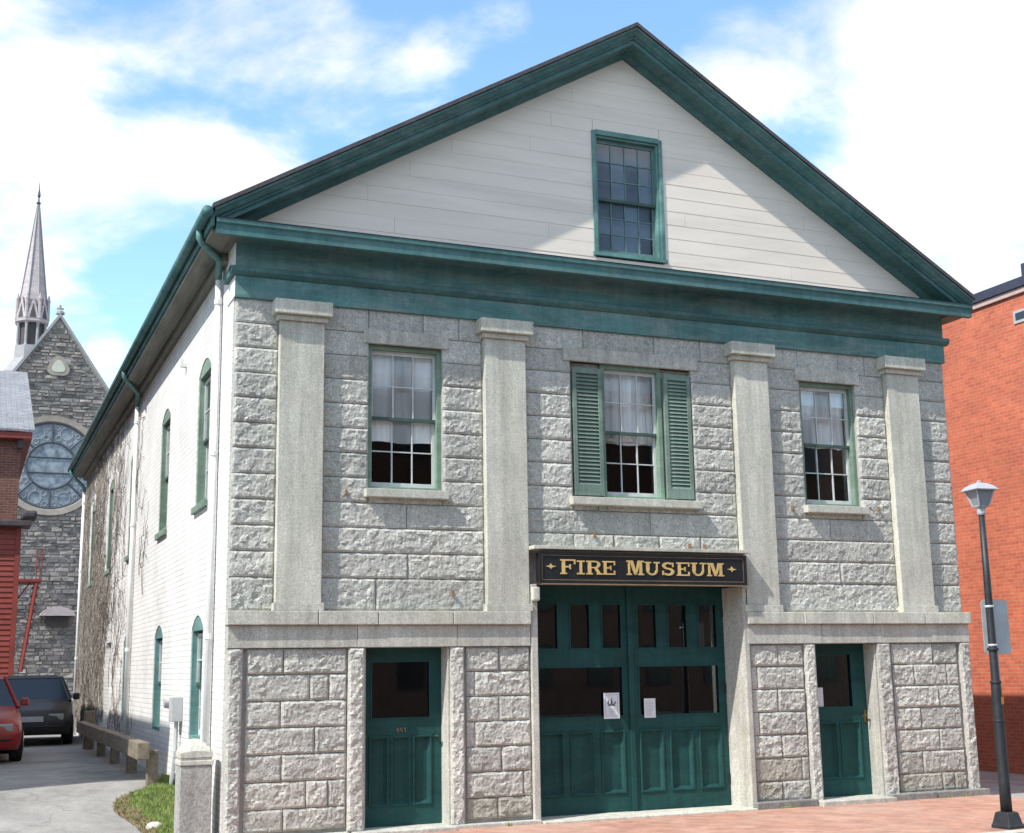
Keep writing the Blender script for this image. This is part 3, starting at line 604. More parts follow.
for y0, y1 in SW:
    sash_window(y0, y1, 3.97, 5.72, 2, 2, SAGE, SASH, d=.012, xf=side, rise=RISE, name='side_window', fw=.05, depth=.22)
    MB().box(SX-.05, .1, y0-.04, y1+.04, 3.87, 3.958).build('window_sill', SAGE, mus, .006)
for y0, y1 in LOW:
    sash_window(y0, y1, .99, 2.36, 2, 2, GABLEW, SASH, d=.012, xf=side, rise=RISE, name='side_window', fw=.05, depth=.22)
MB().box(.08, .13, SDR[0]+.002, SDR[1]-.002, SDR[2], SDR[3]-.002).build('side_door', WHITE, mus)
bx('back_wall', MORTAR, mus, .3, WD-.3, DP-.35, DP-.01, -.3, 7.0, 0); bx('right_wall', G_GREY, mus, WD-.36, WD-.015, .3, DP, -.3, 7.0, 0)
MB().prism([(.1, DP-.3, 6.99), (WD-.1, DP-.3, 6.99), (APX[0], DP-.3, 10.35)], (0, .2, 0)).build('rear_gable', MORTAR, mus)
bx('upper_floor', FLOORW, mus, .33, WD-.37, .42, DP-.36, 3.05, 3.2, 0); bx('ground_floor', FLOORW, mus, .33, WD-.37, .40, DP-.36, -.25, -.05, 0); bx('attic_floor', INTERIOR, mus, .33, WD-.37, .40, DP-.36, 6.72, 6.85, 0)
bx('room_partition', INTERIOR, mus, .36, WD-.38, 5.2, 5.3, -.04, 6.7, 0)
# eaves, gutter and downpipes
bx('eaves_soffit', SOFFIT, mus, -.36, .02, -.33, DP+.08, 6.86, 6.90, 0); bx('eaves_fascia', T_TRIM, mus, -.385, -.345, -.43, DP+.1, 6.91, 7.09, .004)
bx('eaves_soffit', SOFFIT, mus, WD-.02, 10.80, -.3, DP+.08, 6.86, 6.90, 0); bx('eaves_fascia', T_TRIM, mus, 10.79, 10.83, -.43, DP+.1, 6.91, 7.09, .004)
bx('bed_moulding', SOFFIT, mus, -.11, -.013, .43, DP-.1, 6.76, 6.858, .02)
MB().tube([(-.435, -.47, 7.065), (-.435, DP+.12, 7.055)], .066, 12).build('gutter', T_TRIM, mus, smooth=True)
def downpipe(yg, yw, zbend, zend):
    up = MB().tube([(-.43, yg, 7.03), (-.43, yg, 6.93), (-.40, yg, 6.86), (-.13, (yg+yw)/2, zbend+.12), (-.075, yw, zbend+.03), (-.07, yw, zbend-.04)], .042, 10).build('downpipe_elbow', GABLEW, mus, smooth=True)
    dp = MB().tube([(-.07, yw, zbend-.04), (-.07, yw, zend)], .042, 10).build('downpipe', WHITE, mus, smooth=True)
    for zz in (zbend-.35, 4.4, 2.2): MB().tube([(-.07, yw, zz), (-.07, yw, zz+.06)], .052, 10).build('pipe_collar', WHITE, dp)
downpipe(.12, .80, 6.66, .2); downpipe(8.0, 9.0, 6.62, .4); downpipe(DP-.3, DP-.15, 6.5, .4)
for y_ in (3.6,): 
    k_ = MB().box(-.10, -.013, y_, y_+.07, 6.14, 6.19); k_.box(-.1, -.06, y_, y_+.07, 6.19, 6.25); k_.build('wall_bracket', WHITE, mus)

# ------------------------------------------------------------------ the sign over the big doors
sg = empty('museum_sign', (5.19, -.3, 2.79), 'black sign board with gold letters reading FIRE MUSEUM above the green doors', 'sign')
SX0, SX1, SZ0, SZ1, SY = 3.785, 6.765, 2.845, 3.215, -.235
bx('board', BLACK, sg, SX0, SX1, SY, -.11, SZ0, SZ1, .004)
f = MB(); t = .022
f.box(SX0-.012, SX1+.012, SY-.02, SY+.01, SZ0-.012, SZ0+t); f.box(SX0-.012, SX1+.012, SY-.02, SY+.01, SZ1-t, SZ1+.012); f.box(SX0-.012, SX0+t, SY-.0195, SY+.01, SZ0+t, SZ1-t); f.box(SX1-t, SX1+.012, SY-.0195, SY+.01, SZ0+t, SZ1-t)
f.build('frame', BLACK, sg, .003)
f = MB(); i0, i1 = t+.006, t+.015
f.box(SX0+i0, SX1-i0, SY-.004, SY+.005, SZ0+i0, SZ0+i1); f.box(SX0+i0, SX1-i0, SY-.004, SY+.005, SZ1-i1, SZ1-i0); f.box(SX0+i0, SX0+i1, SY-.0038, SY+.005, SZ0+i1, SZ1-i1); f.box(SX1-i1, SX1-i0, SY-.0038, SY+.005, SZ0+i1, SZ1-i1); f.build('gilt_line', GOLDTRIM, sg)
bx('sign_sill', GOLDTRIM, sg, SX0+.02, SX1, SY-.03, SY+.05, SZ0-.03, SZ0-.013, .003)
bx('sign_hood', G_SMOOTH, mus, 3.70, 6.83, -.27, .05, 3.255, 3.30, .006); bx('sign_bracket', G_SMOOTH, mus, 3.705, 3.80, -.20, -.107, 2.62, 2.79, .02)
def arc_strip(cx, cz, rx, rz, a0, a1, tx, tz, n=14):
    P = []
    for i in range(n+1):
        a = rad(a0+(a1-a0)*i/n); P.append(((cx+rx*math.cos(a), cz+rz*math.sin(a)), (cx+(rx-tx)*math.cos(a), cz+(rz-tz)*math.sin(a))))
    return [[P[i][0], P[i+1][0], P[i+1][1], P[i][1]] for i in range(n)]
B = lambda x0, x1, z0, z1: [[(x0, z0), (x1, z0), (x1, z1), (x0, z1)]]
S_ = .10; T_ = .21
LET = {
 'F': B(.10, .10+T_, S_, 1-S_)+B(0, .42, 0, S_)+B(0, 1, 1-S_, 1)+B(.9, 1, .68, 1-S_)+B(.31, .66, .45, .55)+B(.60, .70, .34, .45)+B(.60, .70, .55, .66),
 'I': B(.5-T_*.75, .5+T_*.75, S_, 1-S_)+B(0, 1, 0, S_)+B(0, 1, 1-S_, 1),
 'E': B(.10, .10+T_, S_, 1-S_)+B(0, 1, 0, S_)+B(0, 1, 1-S_, 1)+B(.9, 1, .70, 1-S_)+B(.9, 1, S_, .30)+B(.31, .66, .45, .55)+B(.60, .70, .34, .45)+B(.60, .70, .55, .66),
 'R': B(.10, .10+T_, S_, 1-S_)+B(0, .40, 0, S_)+B(0, .60, 1-S_, 1)+B(.31, .60, .46, .55)+arc_strip(.58, .73, .34, .27, -90, 90, .2, .09)+[[(.50, .46), (.72, .48), (.92, S_), (.70, S_)]]+B(.68, 1.02, 0, S_),
 'M': B(.08, .19, S_, 1-S_)+B(0, .28, 0, S_)+B(0, .16, 1-S_, 1)+B(.74, .90, S_, 1-S_)+B(.66, 1, 0, S_)+B(.84, 1, 1-S_, 1)+[[(.16, 1), (.36, 1), (.56, .18), (.44, .02)]]+[[(.66, 1), (.84, 1), (.56, .02), (.44, .02), (.52, .2)]],
 'U': B(.10, .10+T_, .36, 1-S_)+B(0, .42, 1-S_, 1)+B(.76, .86, .36, 1-S_)+B(.62, 1, 1-S_, 1)+arc_strip(.48, .38, .38, .38, 180, 360, .15, .13),
 'S': arc_strip(.50, .725, .42, .275, 35, 270, .22, .13)+arc_strip(.50, .29, .44, .29, 90, -145, .23, .14)+B(.80, .90, .64, .96)+B(.08, .18, .04, .36)}
zx = lambda v: px(520+v*.2344, 570, 1, SY).x
for ch, a, b, big_ in (('F', 172, 236, 1), ('I', 243, 275, 0), ('R', 283, 347, 0), ('E', 352, 405, 0), ('M', 455, 527, 1), ('U', 532, 595, 0), ('S', 602, 660, 0), ('E', 668, 722, 0), ('U', 729, 792, 0), ('M', 797, 868, 0)):
    lm = MB(); hz = .185 if big_ else .172; zb = 2.948
    for i, poly in enumerate(LET[ch]):
        lm.prism([(zx(a)+(zx(b)-zx(a))*u, SY-.012-.0003*(i % 7), zb+hz*v) for u, v in poly], (0, .014+.0003*(i % 7), 0))
    lm.build('letter', GOLD, sg)['label'] = 'gold slab serif letter ' + ch
for c_ in (zx(131), zx(903)):
    pts = []
    for i in range(8): a = math.pi/4*i; r_ = (.075 if i % 4 == 0 else .05, .024)[i % 2]; pts.append((c_+r_*math.cos(a), SY-.010, 3.042+r_*.72*math.sin(a)))
    MB().prism(pts, (0, .012, 0)).build('diamond', GOLD, sg)
# notices on the glass
po = empty('poster', (4.95, DY-.01, 1.19), 'white poster with dark emblem taped to the left door glass', 'poster')
r_ = rect(603, 693, 619.5, 718.5, DY); bx('sheet', PAPER, po, r_[0], r_[1], DY-.0105, DY-.009, r_[2], r_[3], 0)
q = MB(); w_, h_ = r_[1]-r_[0], r_[3]-r_[2]
for i, (u0, u1, v0, v1) in enumerate(((.1, .13, .1, .93), (.87, .9, .1, .93), (.13, .87, .1, .115), (.13, .87, .915, .93), (.3, .72, .28, .30), (.36, .66, .22, .24), (.3, .72, .36, .38), (.38, .62, .16, .18))): q.box(r_[0]+w_*u0, r_[0]+w_*u1, DY-.0118, DY-.0106, r_[2]+h_*v0, r_[2]+h_*v1)
q.build('print', INK2, po)
q = MB()
for pl in ([(.25, .5), (.75, .5), (.68, .58), (.32, .58)], [(.22, .58), (.36, .58), (.30, .76)], [(.42, .58), (.58, .58), (.52, .84)], [(.66, .58), (.80, .58), (.72, .70)]): q.prism([(r_[0]+w_*u, DY-.0122, r_[2]+h_*v) for u, v in pl], (0, .0012, 0))
q.build('emblem', INK, po)
po = empty('notice', (5.45, DY-.01, 1.19), 'small white printed notice taped to the right door glass', 'notice')
r_ = rect(643.5, 698.5, 655.5, 717.5, DY); bx('sheet', PAPER, po, r_[0], r_[1], DY-.0105, DY-.009, r_[2], r_[3], 0)
q = MB(); w_, h_ = r_[1]-r_[0], r_[3]-r_[2]
for j in range(9): q.box(r_[0]+w_*.15, r_[0]+w_*random.uniform(.6, .88), DY-.0118, DY-.0106, r_[2]+h_*(.12+.085*j), r_[2]+h_*(.145+.085*j))
q.build('print', INK2, po)

# ================================================================== street furniture
LP = px(1008, 828, 2, -.03); lx, ly = LP.x, LP.y
lamp = empty('street_lamp', (lx, ly, -.03), 'black post street lamp with a pale four sided lantern on the brick pavement', 'street lamp')
b_ = MB(); s2 = math.sqrt(2)
b_.lathe([(.125*s2, 0), (.125*s2, .03), (.115*s2, .05), (.092*s2, .15), (.088*s2, .17), (.06*s2, .18)], (lx, ly, -.03), 4, math.pi/4+.15); b_.build('base', IRON, lamp, .008)
MB().lathe([(.064, .17), (.062, .5), (.058, 1.5), (.057, 1.56), (.048, 1.6), (.042, 2.6), (.034, 3.51)], (lx, ly, -.03), 20).build('pole', IRON, lamp, smooth=True)
for zz in (1.15, 1.58, 1.95): MB().lathe([(.062, zz), (.065, zz+.015), (.062, zz+.03)], (lx, ly, -.03), 20).build('pole_band', IRON, lamp)
MB().lathe([(.042, 3.505), (.050, 3.525), (.048, 3.575), (.06, 3.595), (.06, 3.61), (.03, 3.615)], (lx, ly, -.03), 20).build('collar', LANTW, lamp)
rot = rad(38); z0 = 3.60-.03; LA = MB(); K = .71
LA.lathe([(r*K, h*K) for r, h in ((.125, 0), (.13, .02), (.09, .03))], (lx, ly, z0), 4, rot)
for k in range(4):
    a = rot+math.pi/2*k; LA.tube([(lx+.125*K*math.cos(a), ly+.125*K*math.sin(a), z0+.01*K), (lx+.225*K*math.cos(a), ly+.225*K*math.sin(a), z0+.265*K)], .011, 6)
LA.lathe([(r*K, h*K) for r, h in ((.225, .262), (.30, .268), (.305, .28), (.22, .345), (.13, .385), (.05, .40), (.035, .405), (.03, .43), (.012, .445))], (lx, ly, z0), 4, rot)
lan = LA.build('lantern', LANTW, lamp)
for k in range(4):
    a0, a1 = rot+math.pi/2*k, rot+math.pi/2*(k+1); P = lambda a, r, zz: (lx+r*K*math.cos(a), ly+r*K*math.sin(a), z0+zz*K)
    MB().add([P(a0, .115, .02), P(a1, .115, .02), P(a1, .212, .262), P(a0, .212, .262)], [(0, 1, 2, 3)]).build('lantern_panel', FROST, lan)
ts = empty('traffic_sign', (lx, ly+.08, 1.85), 'plain grey metal back of a sign strapped to the lamp post', 'sign')
p0, p1 = px(980.5, 600, 1, ly+.085), px(1011.5, 654, 1, ly+.085); m = MB(); r_ = .04; cx0, cx1, cz0, cz1 = p0.x, p1.x, p1.z, p0.z; pts = []
for (qx, qz, a0) in ((cx1-r_, cz1-r_, 0), (cx0+r_, cz1-r_, 90), (cx0+r_, cz0+r_, 180), (cx1-r_, cz0+r_, 270)):
    for i in range(5): a = rad(a0+22.5*i); pts.append((qx+r_*math.cos(a), ly+.085, qz+r_*math.sin(a)))
m.prism(pts, (0, .004, 0)).build('panel', STEEL, ts)
for zz in (cz0+.09, cz1-.09): MB().lathe([(.052, 0), (.056, .012), (.052, .024)], (lx, ly, zz), 16).build('strap', STEEL, ts); 
MB().tube([(lx+.06, ly, .9), (lx+.068, ly, 1.35), (lx+.062, ly, 1.95)], .008, 6).build('cable', plain('pale_cable', (.6, .6, .58)), lamp); bx('sticker', plain('orange_sticker', (.42, .17, .03)), lamp, lx+.01, lx+.04, ly-.064, ly-.054, 1.32, 1.40, .002)

# ================================================================== the red brick building on the right
RX = 15.6
rb = empty('brick_building', (RX+6, 9, -.3), 'tall red brick building with dark coping across the alley', 'building')
HT = px(1000, 301, 0, RX).z
bx('brick_wall', RBRICK, rb, RX, RX+12, .2, 30, -.6, HT, 0)
bx('stone_band', PINKST, rb, RX-.05, RX+12, .15, 30, HT+.002, HT+.11, .01); bx('coping', NAVY, rb, RX-.09, RX+12, .08, 30.1, HT+.112, HT+.30, .01)
q = px(1022, 276, 0, RX); bx('roof_vent', NAVY, rb, RX+.1, RX+.6, q.y-.7, q.y+.12, HT+.30, HT+.62, .02)
p0, p1 = px(1014, 318, 0, RX), px(1024, 323, 0, RX); W_ = MB(); y1_ = p0.y; y0_ = y1_-1.0; za = p0.z-.13; zb = p0.z+.12
W_.box(RX-.02, RX+.03, y0_, y1_, za, zb); W_.build('vent_window', plain('vent_frame', (.38, .38, .38), .6), rb); bx('vent_glass', CARGL, rb, RX-.026, RX-.021, y0_+.05, y1_-.06, za+.06, zb-.05, 0)

# ================================================================== left of the museum: post, meter, rail, grass
gp = empty('granite_gatepost', (-.29, .22, -.1), 'short square granite gatepost with rounded top beside the museum corner', 'gatepost')
m = MB(); cx_, cy_, hw = -.29, .22, .175
MB().box(cx_-hw, cx_+hw, cy_-hw, cy_+hw, -.2, .80).build('shaft', G_POST, gp, .012)
MB().box(cx_-hw-.012, cx_+hw+.012, cy_-hw-.012, cy_+hw+.012, .802, .86).build('band', G_SMOOTH, gp, .012); MB().box(cx_-hw+.004, cx_+hw-.004, cy_-hw+.004, cy_+hw-.004, .862, .885).build('neck', G_SMOOTH, gp, .006)
def dome(c, hw, z0, h, n=10):
    mm = MB()
    for j in range(n+1):
        for i in range(n+1):
            u, v = 2*i/n-1, 2*j/n-1; mm.v.append((c[0]+u*hw, c[1]+v*hw, z0+.05+h*(1-max(abs(u), abs(v))**2.2*.85-.15*min(abs(u), abs(v))**2)))
    mm.f = [(j*(n+1)+i, j*(n+1)+i+1, (j+1)*(n+1)+i+1, (j+1)*(n+1)+i) for j in range(n) for i in range(n)]
    ring = list(range(n+1))+[j*(n+1)+n for j in range(1, n+1)]+[n*(n+1)+i for i in range(n-1, -1, -1)]+[j*(n+1) for j in range(n-1, 0, -1)]
    k0 = len(mm.v); mm.v += [(mm.v[r][0], mm.v[r][1], z0) for r in ring]; L_ = len(ring)
    mm.f += [(ring[i], k0+i, k0+(i+1) % L_, ring[(i+1) % L_]) for i in range(L_)]+[tuple(k0+i for i in range(L_))]
    return mm
dome((cx_, cy_), hw+.004, .887, .15).build('cap', G_SMOOTH, gp, smooth=False)
em = empty('electric_meter', (-.1, 2.6, .4), 'grey electric meter boxes with conduit on the white brick wall', 'meter')
bx('meter_box', METERG, em, -.16, -.013, 2.95, 3.19, 1.18, 1.50, .01); bx('meter_box', METERG, em, -.14, -.013, 3.28, 3.50, 1.34, 1.49, .01)
MB().tube([(-.14, 3.39, 1.42), (-.20, 3.39, 1.42)], .07, 16).build('meter_dial', METERG, em)
MB().tube([(-.075, 3.07, 1.18), (-.075, 3.09, .8), (-.08, 3.18, .55), (-.11, 3.25, .28)], .026, 8).build('conduit', STEEL, em); MB().tube([(-.05, 3.33, 1.34), (-.05, 3.33, .95)], .016, 8).build('conduit', METERG, em)
wr = empty('wooden_guard_rail', (-.36, 6, .36), 'weathered wooden guard rail on posts along the white brick wall', 'guard rail')
rx = -.33
for i, y_ in enumerate((3.35, 5.6, 7.9, 10.2, 12.6)): bx('post', WOOD, wr, rx-.07, rx+.07, y_-.08, y_+.08, gh(rx, y_)-.2, gh(rx, y_)+(.50 if i else .50), .012)
bx('beam', WOOD, wr, rx-.23, rx-.072, 3.10, 8.0, .70, .92, .015); bx('beam', WOOD, wr, rx-.23, rx-.072, 8.01, 12.9, .69, .91, .015)
bx('end_block', WOOD, wr, rx-.08, rx+.12, 12.9, 13.15, .36, 1.1, .015)
# grass bank between the driveway and the wall
def bank_edge(y): return -.62-.10*math.sin(y*1.3)-.28*smooth(1.2, 2.4, y)*(1-smooth(2.6, 3.6, y))+.36*smooth(2.6, 3.9, y)
g = MB(); ny, nxg = 26, 10
for j in range(ny+1):
    y_ = .5+3.6*j/ny; e0 = bank_edge(y_)
    for i in range(nxg+1):
        x_ = e0+(-.0-e0)*i/nxg; g.v.append((x_, y_, gh(x_, y_)+.004+.05*math.sin(math.pi*min(1, i/nxg*1.0))*smooth(.5, 1.0, y_)+.012*noise.noise((x_*6, y_*6, 0))))
g.f = [(j*(nxg+1)+i, j*(nxg+1)+i+1, (j+1)*(nxg+1)+i+1, (j+1)*(nxg+1)+i) for j in range(ny) for i in range(nxg)]
tag(g.build('verge', SOIL, smooth=True), 'bare soil bank under the grass', 'verge', kind='structure')
def blades(n, reg, h0, h1, name, mat, label, lean=.5):
    mm = MB()
    for _ in range(n):
        p_ = reg()
        if p_ is None: continue
        x_, y_, z_ = p_; a = random.uniform(0, 6.28); h = random.uniform(h0, h1); w_ = .004; dx, dy = math.cos(a), math.sin(a); l_ = random.uniform(.1, lean)*h
        b_ = random.uniform(0, 6.28)
        mm.add([(x_-dx*w_, y_-dy*w_, z_-.01), (x_+dx*w_, y_+dy*w_, z_-.01), (x_+math.cos(b_)*l_*.4+dx*w_*.7, y_+math.sin(b_)*l_*.4+dy*w_*.7, z_+h*.6), (x_+math.cos(b_)*l_, y_+math.sin(b_)*l_, z_+h)], [(0, 1, 2), (0, 2, 3)])
    return tag(mm.build(name, mat), label, 'grass', kind='stuff')
def gr(dry):
    def f():
        y_ = random.uniform(.55, 3.9); e0 = bank_edge(y_); u = random.random(); x_ = e0+(-.02-e0)*u; v = noise.noise((x_*2.2, y_*1.6, 4))
        if (u < .24+.2*v) != dry and random.random() < .88: return None
        return (x_, y_, gh(x_, y_)+.05*math.sin(math.pi*u)*smooth(.5, 1, y_))
    return f
blades(13000, gr(False), .03, .075, 'grass', GRASSM, 'bright green grass on the bank beside the gatepost'); blades(9000, gr(True), .02, .06, 'dry_grass', DRYG, 'dry brown grass fringe beside the driveway', 1.2)
def weeds():
    x_ = random.choice((6.8+random.random()*3.8, random.uniform(-.0, 1.4), random.uniform(2.7, 3.7)))
    if noise.noise((x_*3.1, 2, 0)) < .12: return None
    return (x_, (-.215 if x_ > 6 else -.175)-abs(random.gauss(0, .012)), -.03)
blades(900, weeds, .015, .06, 'weeds', GRASSM, 'tiny green weeds in the joint along the plinth')
st_ = empty('field_stone', (-.55, 1.25, .1), 'small pale stone lying at the edge of the grass', 'stone'); m = MB(); m.lathe([(.02, -.06), (.09, -.03), (.11, .02), (.08, .06), (.03, .08)], (-.56, 1.2, gh(-.56, 1.2)+.02), 9); m.v = [(v[0]+.03*noise.noise(Vector(v)*9), v[1]+.03*noise.noise(Vector(v)*8), v[2]) for v in m.v]; m.build('stone', G_SMOOTH, st_, smooth=True)

# bare climbing vine on the far half of the side wall
vm = MB(); rv = random.Random(5)
def twig(y, z, ang, r, n, depth):
    pts = [(SX-.012, y, z)]; 
    for i in range(n):
        ang += rv.gauss(0, .42); ang += (math.pi/2-ang)*.06; s_ = rv.uniform(.10, .2); y += math.cos(ang)*s_; z += math.sin(ang)*s_
        if not (7.0 < y < DP-.05 and .3 < z < 6.8) or any(h[0] < y < h[1] and h[2] < z < h[3] for h in holes): break
        pts.append((SX-.012-rv.uniform(0, .03), y, z))
        if depth and rv.random() < (.30 if depth > 1 else .18): twig(y, z, ang+rv.choice((-1, 1))*rv.uniform(.4, 1.2), r*.7, int(n*.55), depth-1)
    if len(pts) > 1: vm.tube(pts, [r*(1-.6*i/len(pts)) for i in range(len(pts))], 3, False)
for i in range(24):
    y_ = DP-.1-abs(rv.gauss(0, 1))*4.6
    if y_ > 7.6: twig(y_, gh(-.1, y_)+rv.uniform(-.05, .3), math.pi/2+rv.gauss(0, .3), rv.uniform(.008, .015), rv.randint(20, 38), 2)
for i in range(1000):
    y_ = DP-.05-abs(rv.gauss(0, 1))*5.0; z_ = rv.uniform(.4, 6.75)
    if y_ > 7.6: twig(y_, z_, rv.uniform(.2, 2.9), rv.uniform(.004, .010), rv.randint(5, 11), 1)
vo = vm.build('climbing_vine', VINEM); tag(vo, 'leafless brown climbing vine covering the far end of the white wall', 'vine')

# ================================================================== cars in the yard
def car(x, y, z, rz, paint, label):
    R_ = empty('parked_car', (x, y, z), label, 'car'); ca, sa = math.cos(rz), math.sin(rz)
    tr = lambda p: (x+ca*p[0]-sa*p[1], y+sa*p[0]+ca*p[1], z+p[2]); mk = lambda mm, n, mt, par=R_, **k: (setattr(mm, 'v', [tr(p) for p in mm.v]), mm.build(n, mt, par, **k))[1]
    # nose at -y; stations: y, half width, bottom, top(belt)
    st = [(-2.12, .62, .34, .60), (-2.08, .74, .26, .68), (-1.9, .82, .22, .74), (-1.4, .86, .20, .84), (-.95, .87, .20, .92), (0, .875, .20, .94), (1.0, .87, .20, .95), (1.6, .84, .22, .95), (2.0, .78, .26, .92), (2.12, .66, .34, .80)]
    b = MB(); K = 12
    for (yy, hw, zb, zt) in st:
        r = .09; b.v += [(-hw+r*.6, yy, zb), (-hw+.02, yy, zb+.1), (-hw, yy, (zb+zt)*.5), (-hw+.03, yy, zt-.1), (-hw+.12, yy, zt), (-.3, yy, zt+.025), (.3, yy, zt+.025), (hw-.12, yy, zt), (hw-.03, yy, zt-.1), (hw, yy, (zb+zt)*.5), (hw-.02, yy, zb+.1), (hw-r*.6, yy, zb)]
    for i in range(len(st)-1):
        for k in range(K): b.f.append((i*K+k, i*K+(k+1) % K, (i+1)*K+(k+1) % K, (i+1)*K+k))
    b.f += [tuple(range(K)), tuple(range(len(st)*K-1, (len(st)-1)*K-1, -1))]; mk(b, 'body', paint, smooth=True)
    c = MB(); rings = [[(-.80, -.98, .90), (.80, -.98, .90), (.82, 1.75, .93), (-.82, 1.75, .93)], [(-.60, -.30, 1.40), (.60, -.30, 1.40), (.60, 1.15, 1.42), (-.60, 1.15, 1.42)]]
    c.v = rings[0]+rings[1]; c.f = [(0, 1, 5, 4), (1, 2, 6, 5), (2, 3, 7, 6), (3, 0, 4, 7)]; gh_ = mk(c, 'windows', CARGL)
    c = MB(); c.add([(-.63, -.34, 1.385), (.63, -.34, 1.385), (.63, 1.2, 1.405), (-.63, 1.2, 1.405), (-.5, -.2, 1.45), (.5, -.2, 1.45), (.5, 1.0, 1.46), (-.5, 1.0, 1.46)], [(0, 1, 5, 4), (1, 2, 6, 5), (2, 3, 7, 6), (3, 0, 4, 7), (4, 5, 6, 7), (3, 2, 1, 0)]); mk(c, 'roof', paint, bevel=.02)
    for s_ in (-1, 1):
        for a_, b_ in (((s_*.80, -.98, .90), (s_*.61, -.30, 1.40)), ((s_*.82, 1.75, .93), (s_*.61, 1.15, 1.42)), ((s_*.835, .35, .93), (s_*.615, .35, 1.41))): mk(MB().tube([a_, b_], .035, 6), 'pillar', paint)
        mk(MB().box(s_*.5-.16, s_*.5+.16, -2.115, -2.0, .52, .66), 'headlight', LENS, bevel=.03); mk(MB().box(s_*.93-.07, s_*.93+.07, -.75, -.62, .92, 1.06), 'mirror', paint, bevel=.03)
        for yw in (-1.32, 1.3):
            t = MB(); n = 20
            t.tube([(s_*.68, yw, .31), (s_*.87, yw, .31)], .31, n); wh = mk(t, 'wheel', TYRE, bevel=.02); mk(MB().tube([(s_*.80, yw, .31), (s_*.885, yw, .31)], .2, n), 'rim', RIMM, wh)
    mk(MB().box(-.35, .35, -2.14, -2.05, .34, .48), 'grille', IRON, bevel=.02); mk(MB().box(-.26, .26, -2.155, -2.142, .50, .61), 'number_plate', INK2); mk(MB().tube([(-.74, -2.0, .40), (-.6, -2.14, .40), (.6, -2.14, .40), (.74, -2.0, .40)], .02, 6), 'bumper_strip', IRON)
    for s_ in (-1, 1): mk(MB().tube([(s_*.845, -.9, .9), (s_*.875, -.9, .3)], .006, 4), 'door_gap', IRON); mk(MB().tube([(s_*.845, .35, .92), (s_*.88, .35, .25)], .006, 4), 'door_gap', IRON)
    return R_
car(-2.62, 11.0, gh(-2.6, 11.0), rad(2), CARRED, 'red car parked in the shade beside the dark car'); car(-1.25, 16.6, gh(-1, 16.6), rad(-3), CARBLK, 'dark car parked behind the red car near the guard rail')

# ================================================================== the red building at the back of the yard
by = 24.0
rd = empty('red_house', (-6, by+4, .3), 'dark brick house with slate roof above a red clapboard lower storey', 'house')
xe = px(21, 450, 1, by).x
bx('brick_wall', BRBRICK, rd, -14, xe, by, by+9, 5.9, 8.40, 0)
bx('roof_cornice', REDPAINT, rd, -14.2, xe+.27, by-.32, by+9.3, 8.402, 8.60, .02); bx('roof_bracket', DARKTRIM, rd, xe-.1, xe+.04, by-.22, by-.002, 8.15, 8.40, .01)
re_ = px(34.5, 427, 1, by-.35); m = MB(); yb_ = by+8.6; zr = px(24, 372, 1, yb_).z
m.prism([(xe+.33, by-.36, 8.605), (xe+.33, yb_, zr-.07), (xe+.33, yb_, zr), (xe+.33, by-.36, 8.67)], (-14, 0, 0)).build('roof', SLATE, rd)
m = MB(); m.prism([(xe-.0, by+.02, 8.6), (xe-.0, yb_-.1, zr-.15), (xe-.0, yb_-.1, 8.6)], (-13, 0, 0)).build('gable_end', BRBRICK, rd)
xl_ = px(19, 560, 1, by-.6).x; yl_ = by-.6
bx('clapboard_wall', REDPAINT, rd, -14, xl_, yl_, by-.003, .2, 5.87, 0)
m = MB(); zz = .45
while zz < 5.75:
    m.prism([(-14, yl_-.004, zz), (-14, yl_-.034, zz+.006), (-14, yl_-.012, zz+.142), (-14, yl_-.004, zz+.142)], (14+xl_-.12, 0, 0)); zz += .145
tag(m.build('clapboards', REDPAINT, rd), kind='stuff'); bx('corner_board', REDPAINT, rd, xl_-.115, xl_+.02, yl_-.045, yl_-.002, .4, 5.86, .004)
m = MB(); zz = .45
while zz < 5.75:
    m.prism([(xl_+.001, yl_+.02, zz), (xl_+.03, yl_+.02, zz+.006), (xl_+.012, yl_+.02, zz+.142), (xl_+.001, yl_+.02, zz+.142)], (0, .55, 0)); zz += .145
tag(m.build('clapboards', REDPAINT, rd), kind='stuff')
bx('storey_cornice', DARKTRIM, rd, -14, xl_+.26, yl_-.28, by-.002, 5.872, 6.02, .02); bx('cornice_corbel', DARKTRIM, rd, xl_+.02, xl_+.42, by-.5, by+.4, 6.12, 6.36, .08)
fe = empty('fire_escape', (-1, by-.3, .3), 'red iron balcony and stair hung on the red clapboard wall', 'fire escape')
f0, f1 = px(14, 580, 1, by-.5), px(41.5, 580, 1, by-.5); zp = f0.z
bx('platform', REDPAINT, fe, xl_+.03, f1.x, by-.75, by+.5, zp-.06, zp+.02, .005)
for x_ in (f1.x-.02, (f1.x+xl_)/2+.15): MB().tube([(x_, by-.72, zp), (x_, by-.72, zp+.85)], .016, 6).build('railing_post', REDPAINT, fe)
for dz_ in (.3, .57, .85): MB().tube([((f1.x+xl_)/2+.15, by-.72, zp+dz_), (f1.x-.02, by-.72, zp+dz_), (f1.x-.02, by+.4, zp+dz_)], .012, 6).build('rail', REDPAINT, fe)
s0, s1 = px(36, 584, 1, by-.4), px(20, 672, 1, by-.4)
for dy_ in (-.3, .3): MB().tube([(s0.x, by-.4+dy_, s0.z), (s1.x, by-.4+dy_, s1.z)], .05, 6).build('stringer', REDPAINT, fe)
for i in range(11): t = (i+.5)/11; c_ = s0.lerp(s1, t); bx('step', REDPAINT, fe, c_.x-.1, c_.x+.1, by-.7, by-.1, c_.z-.015, c_.z+.015, 0)
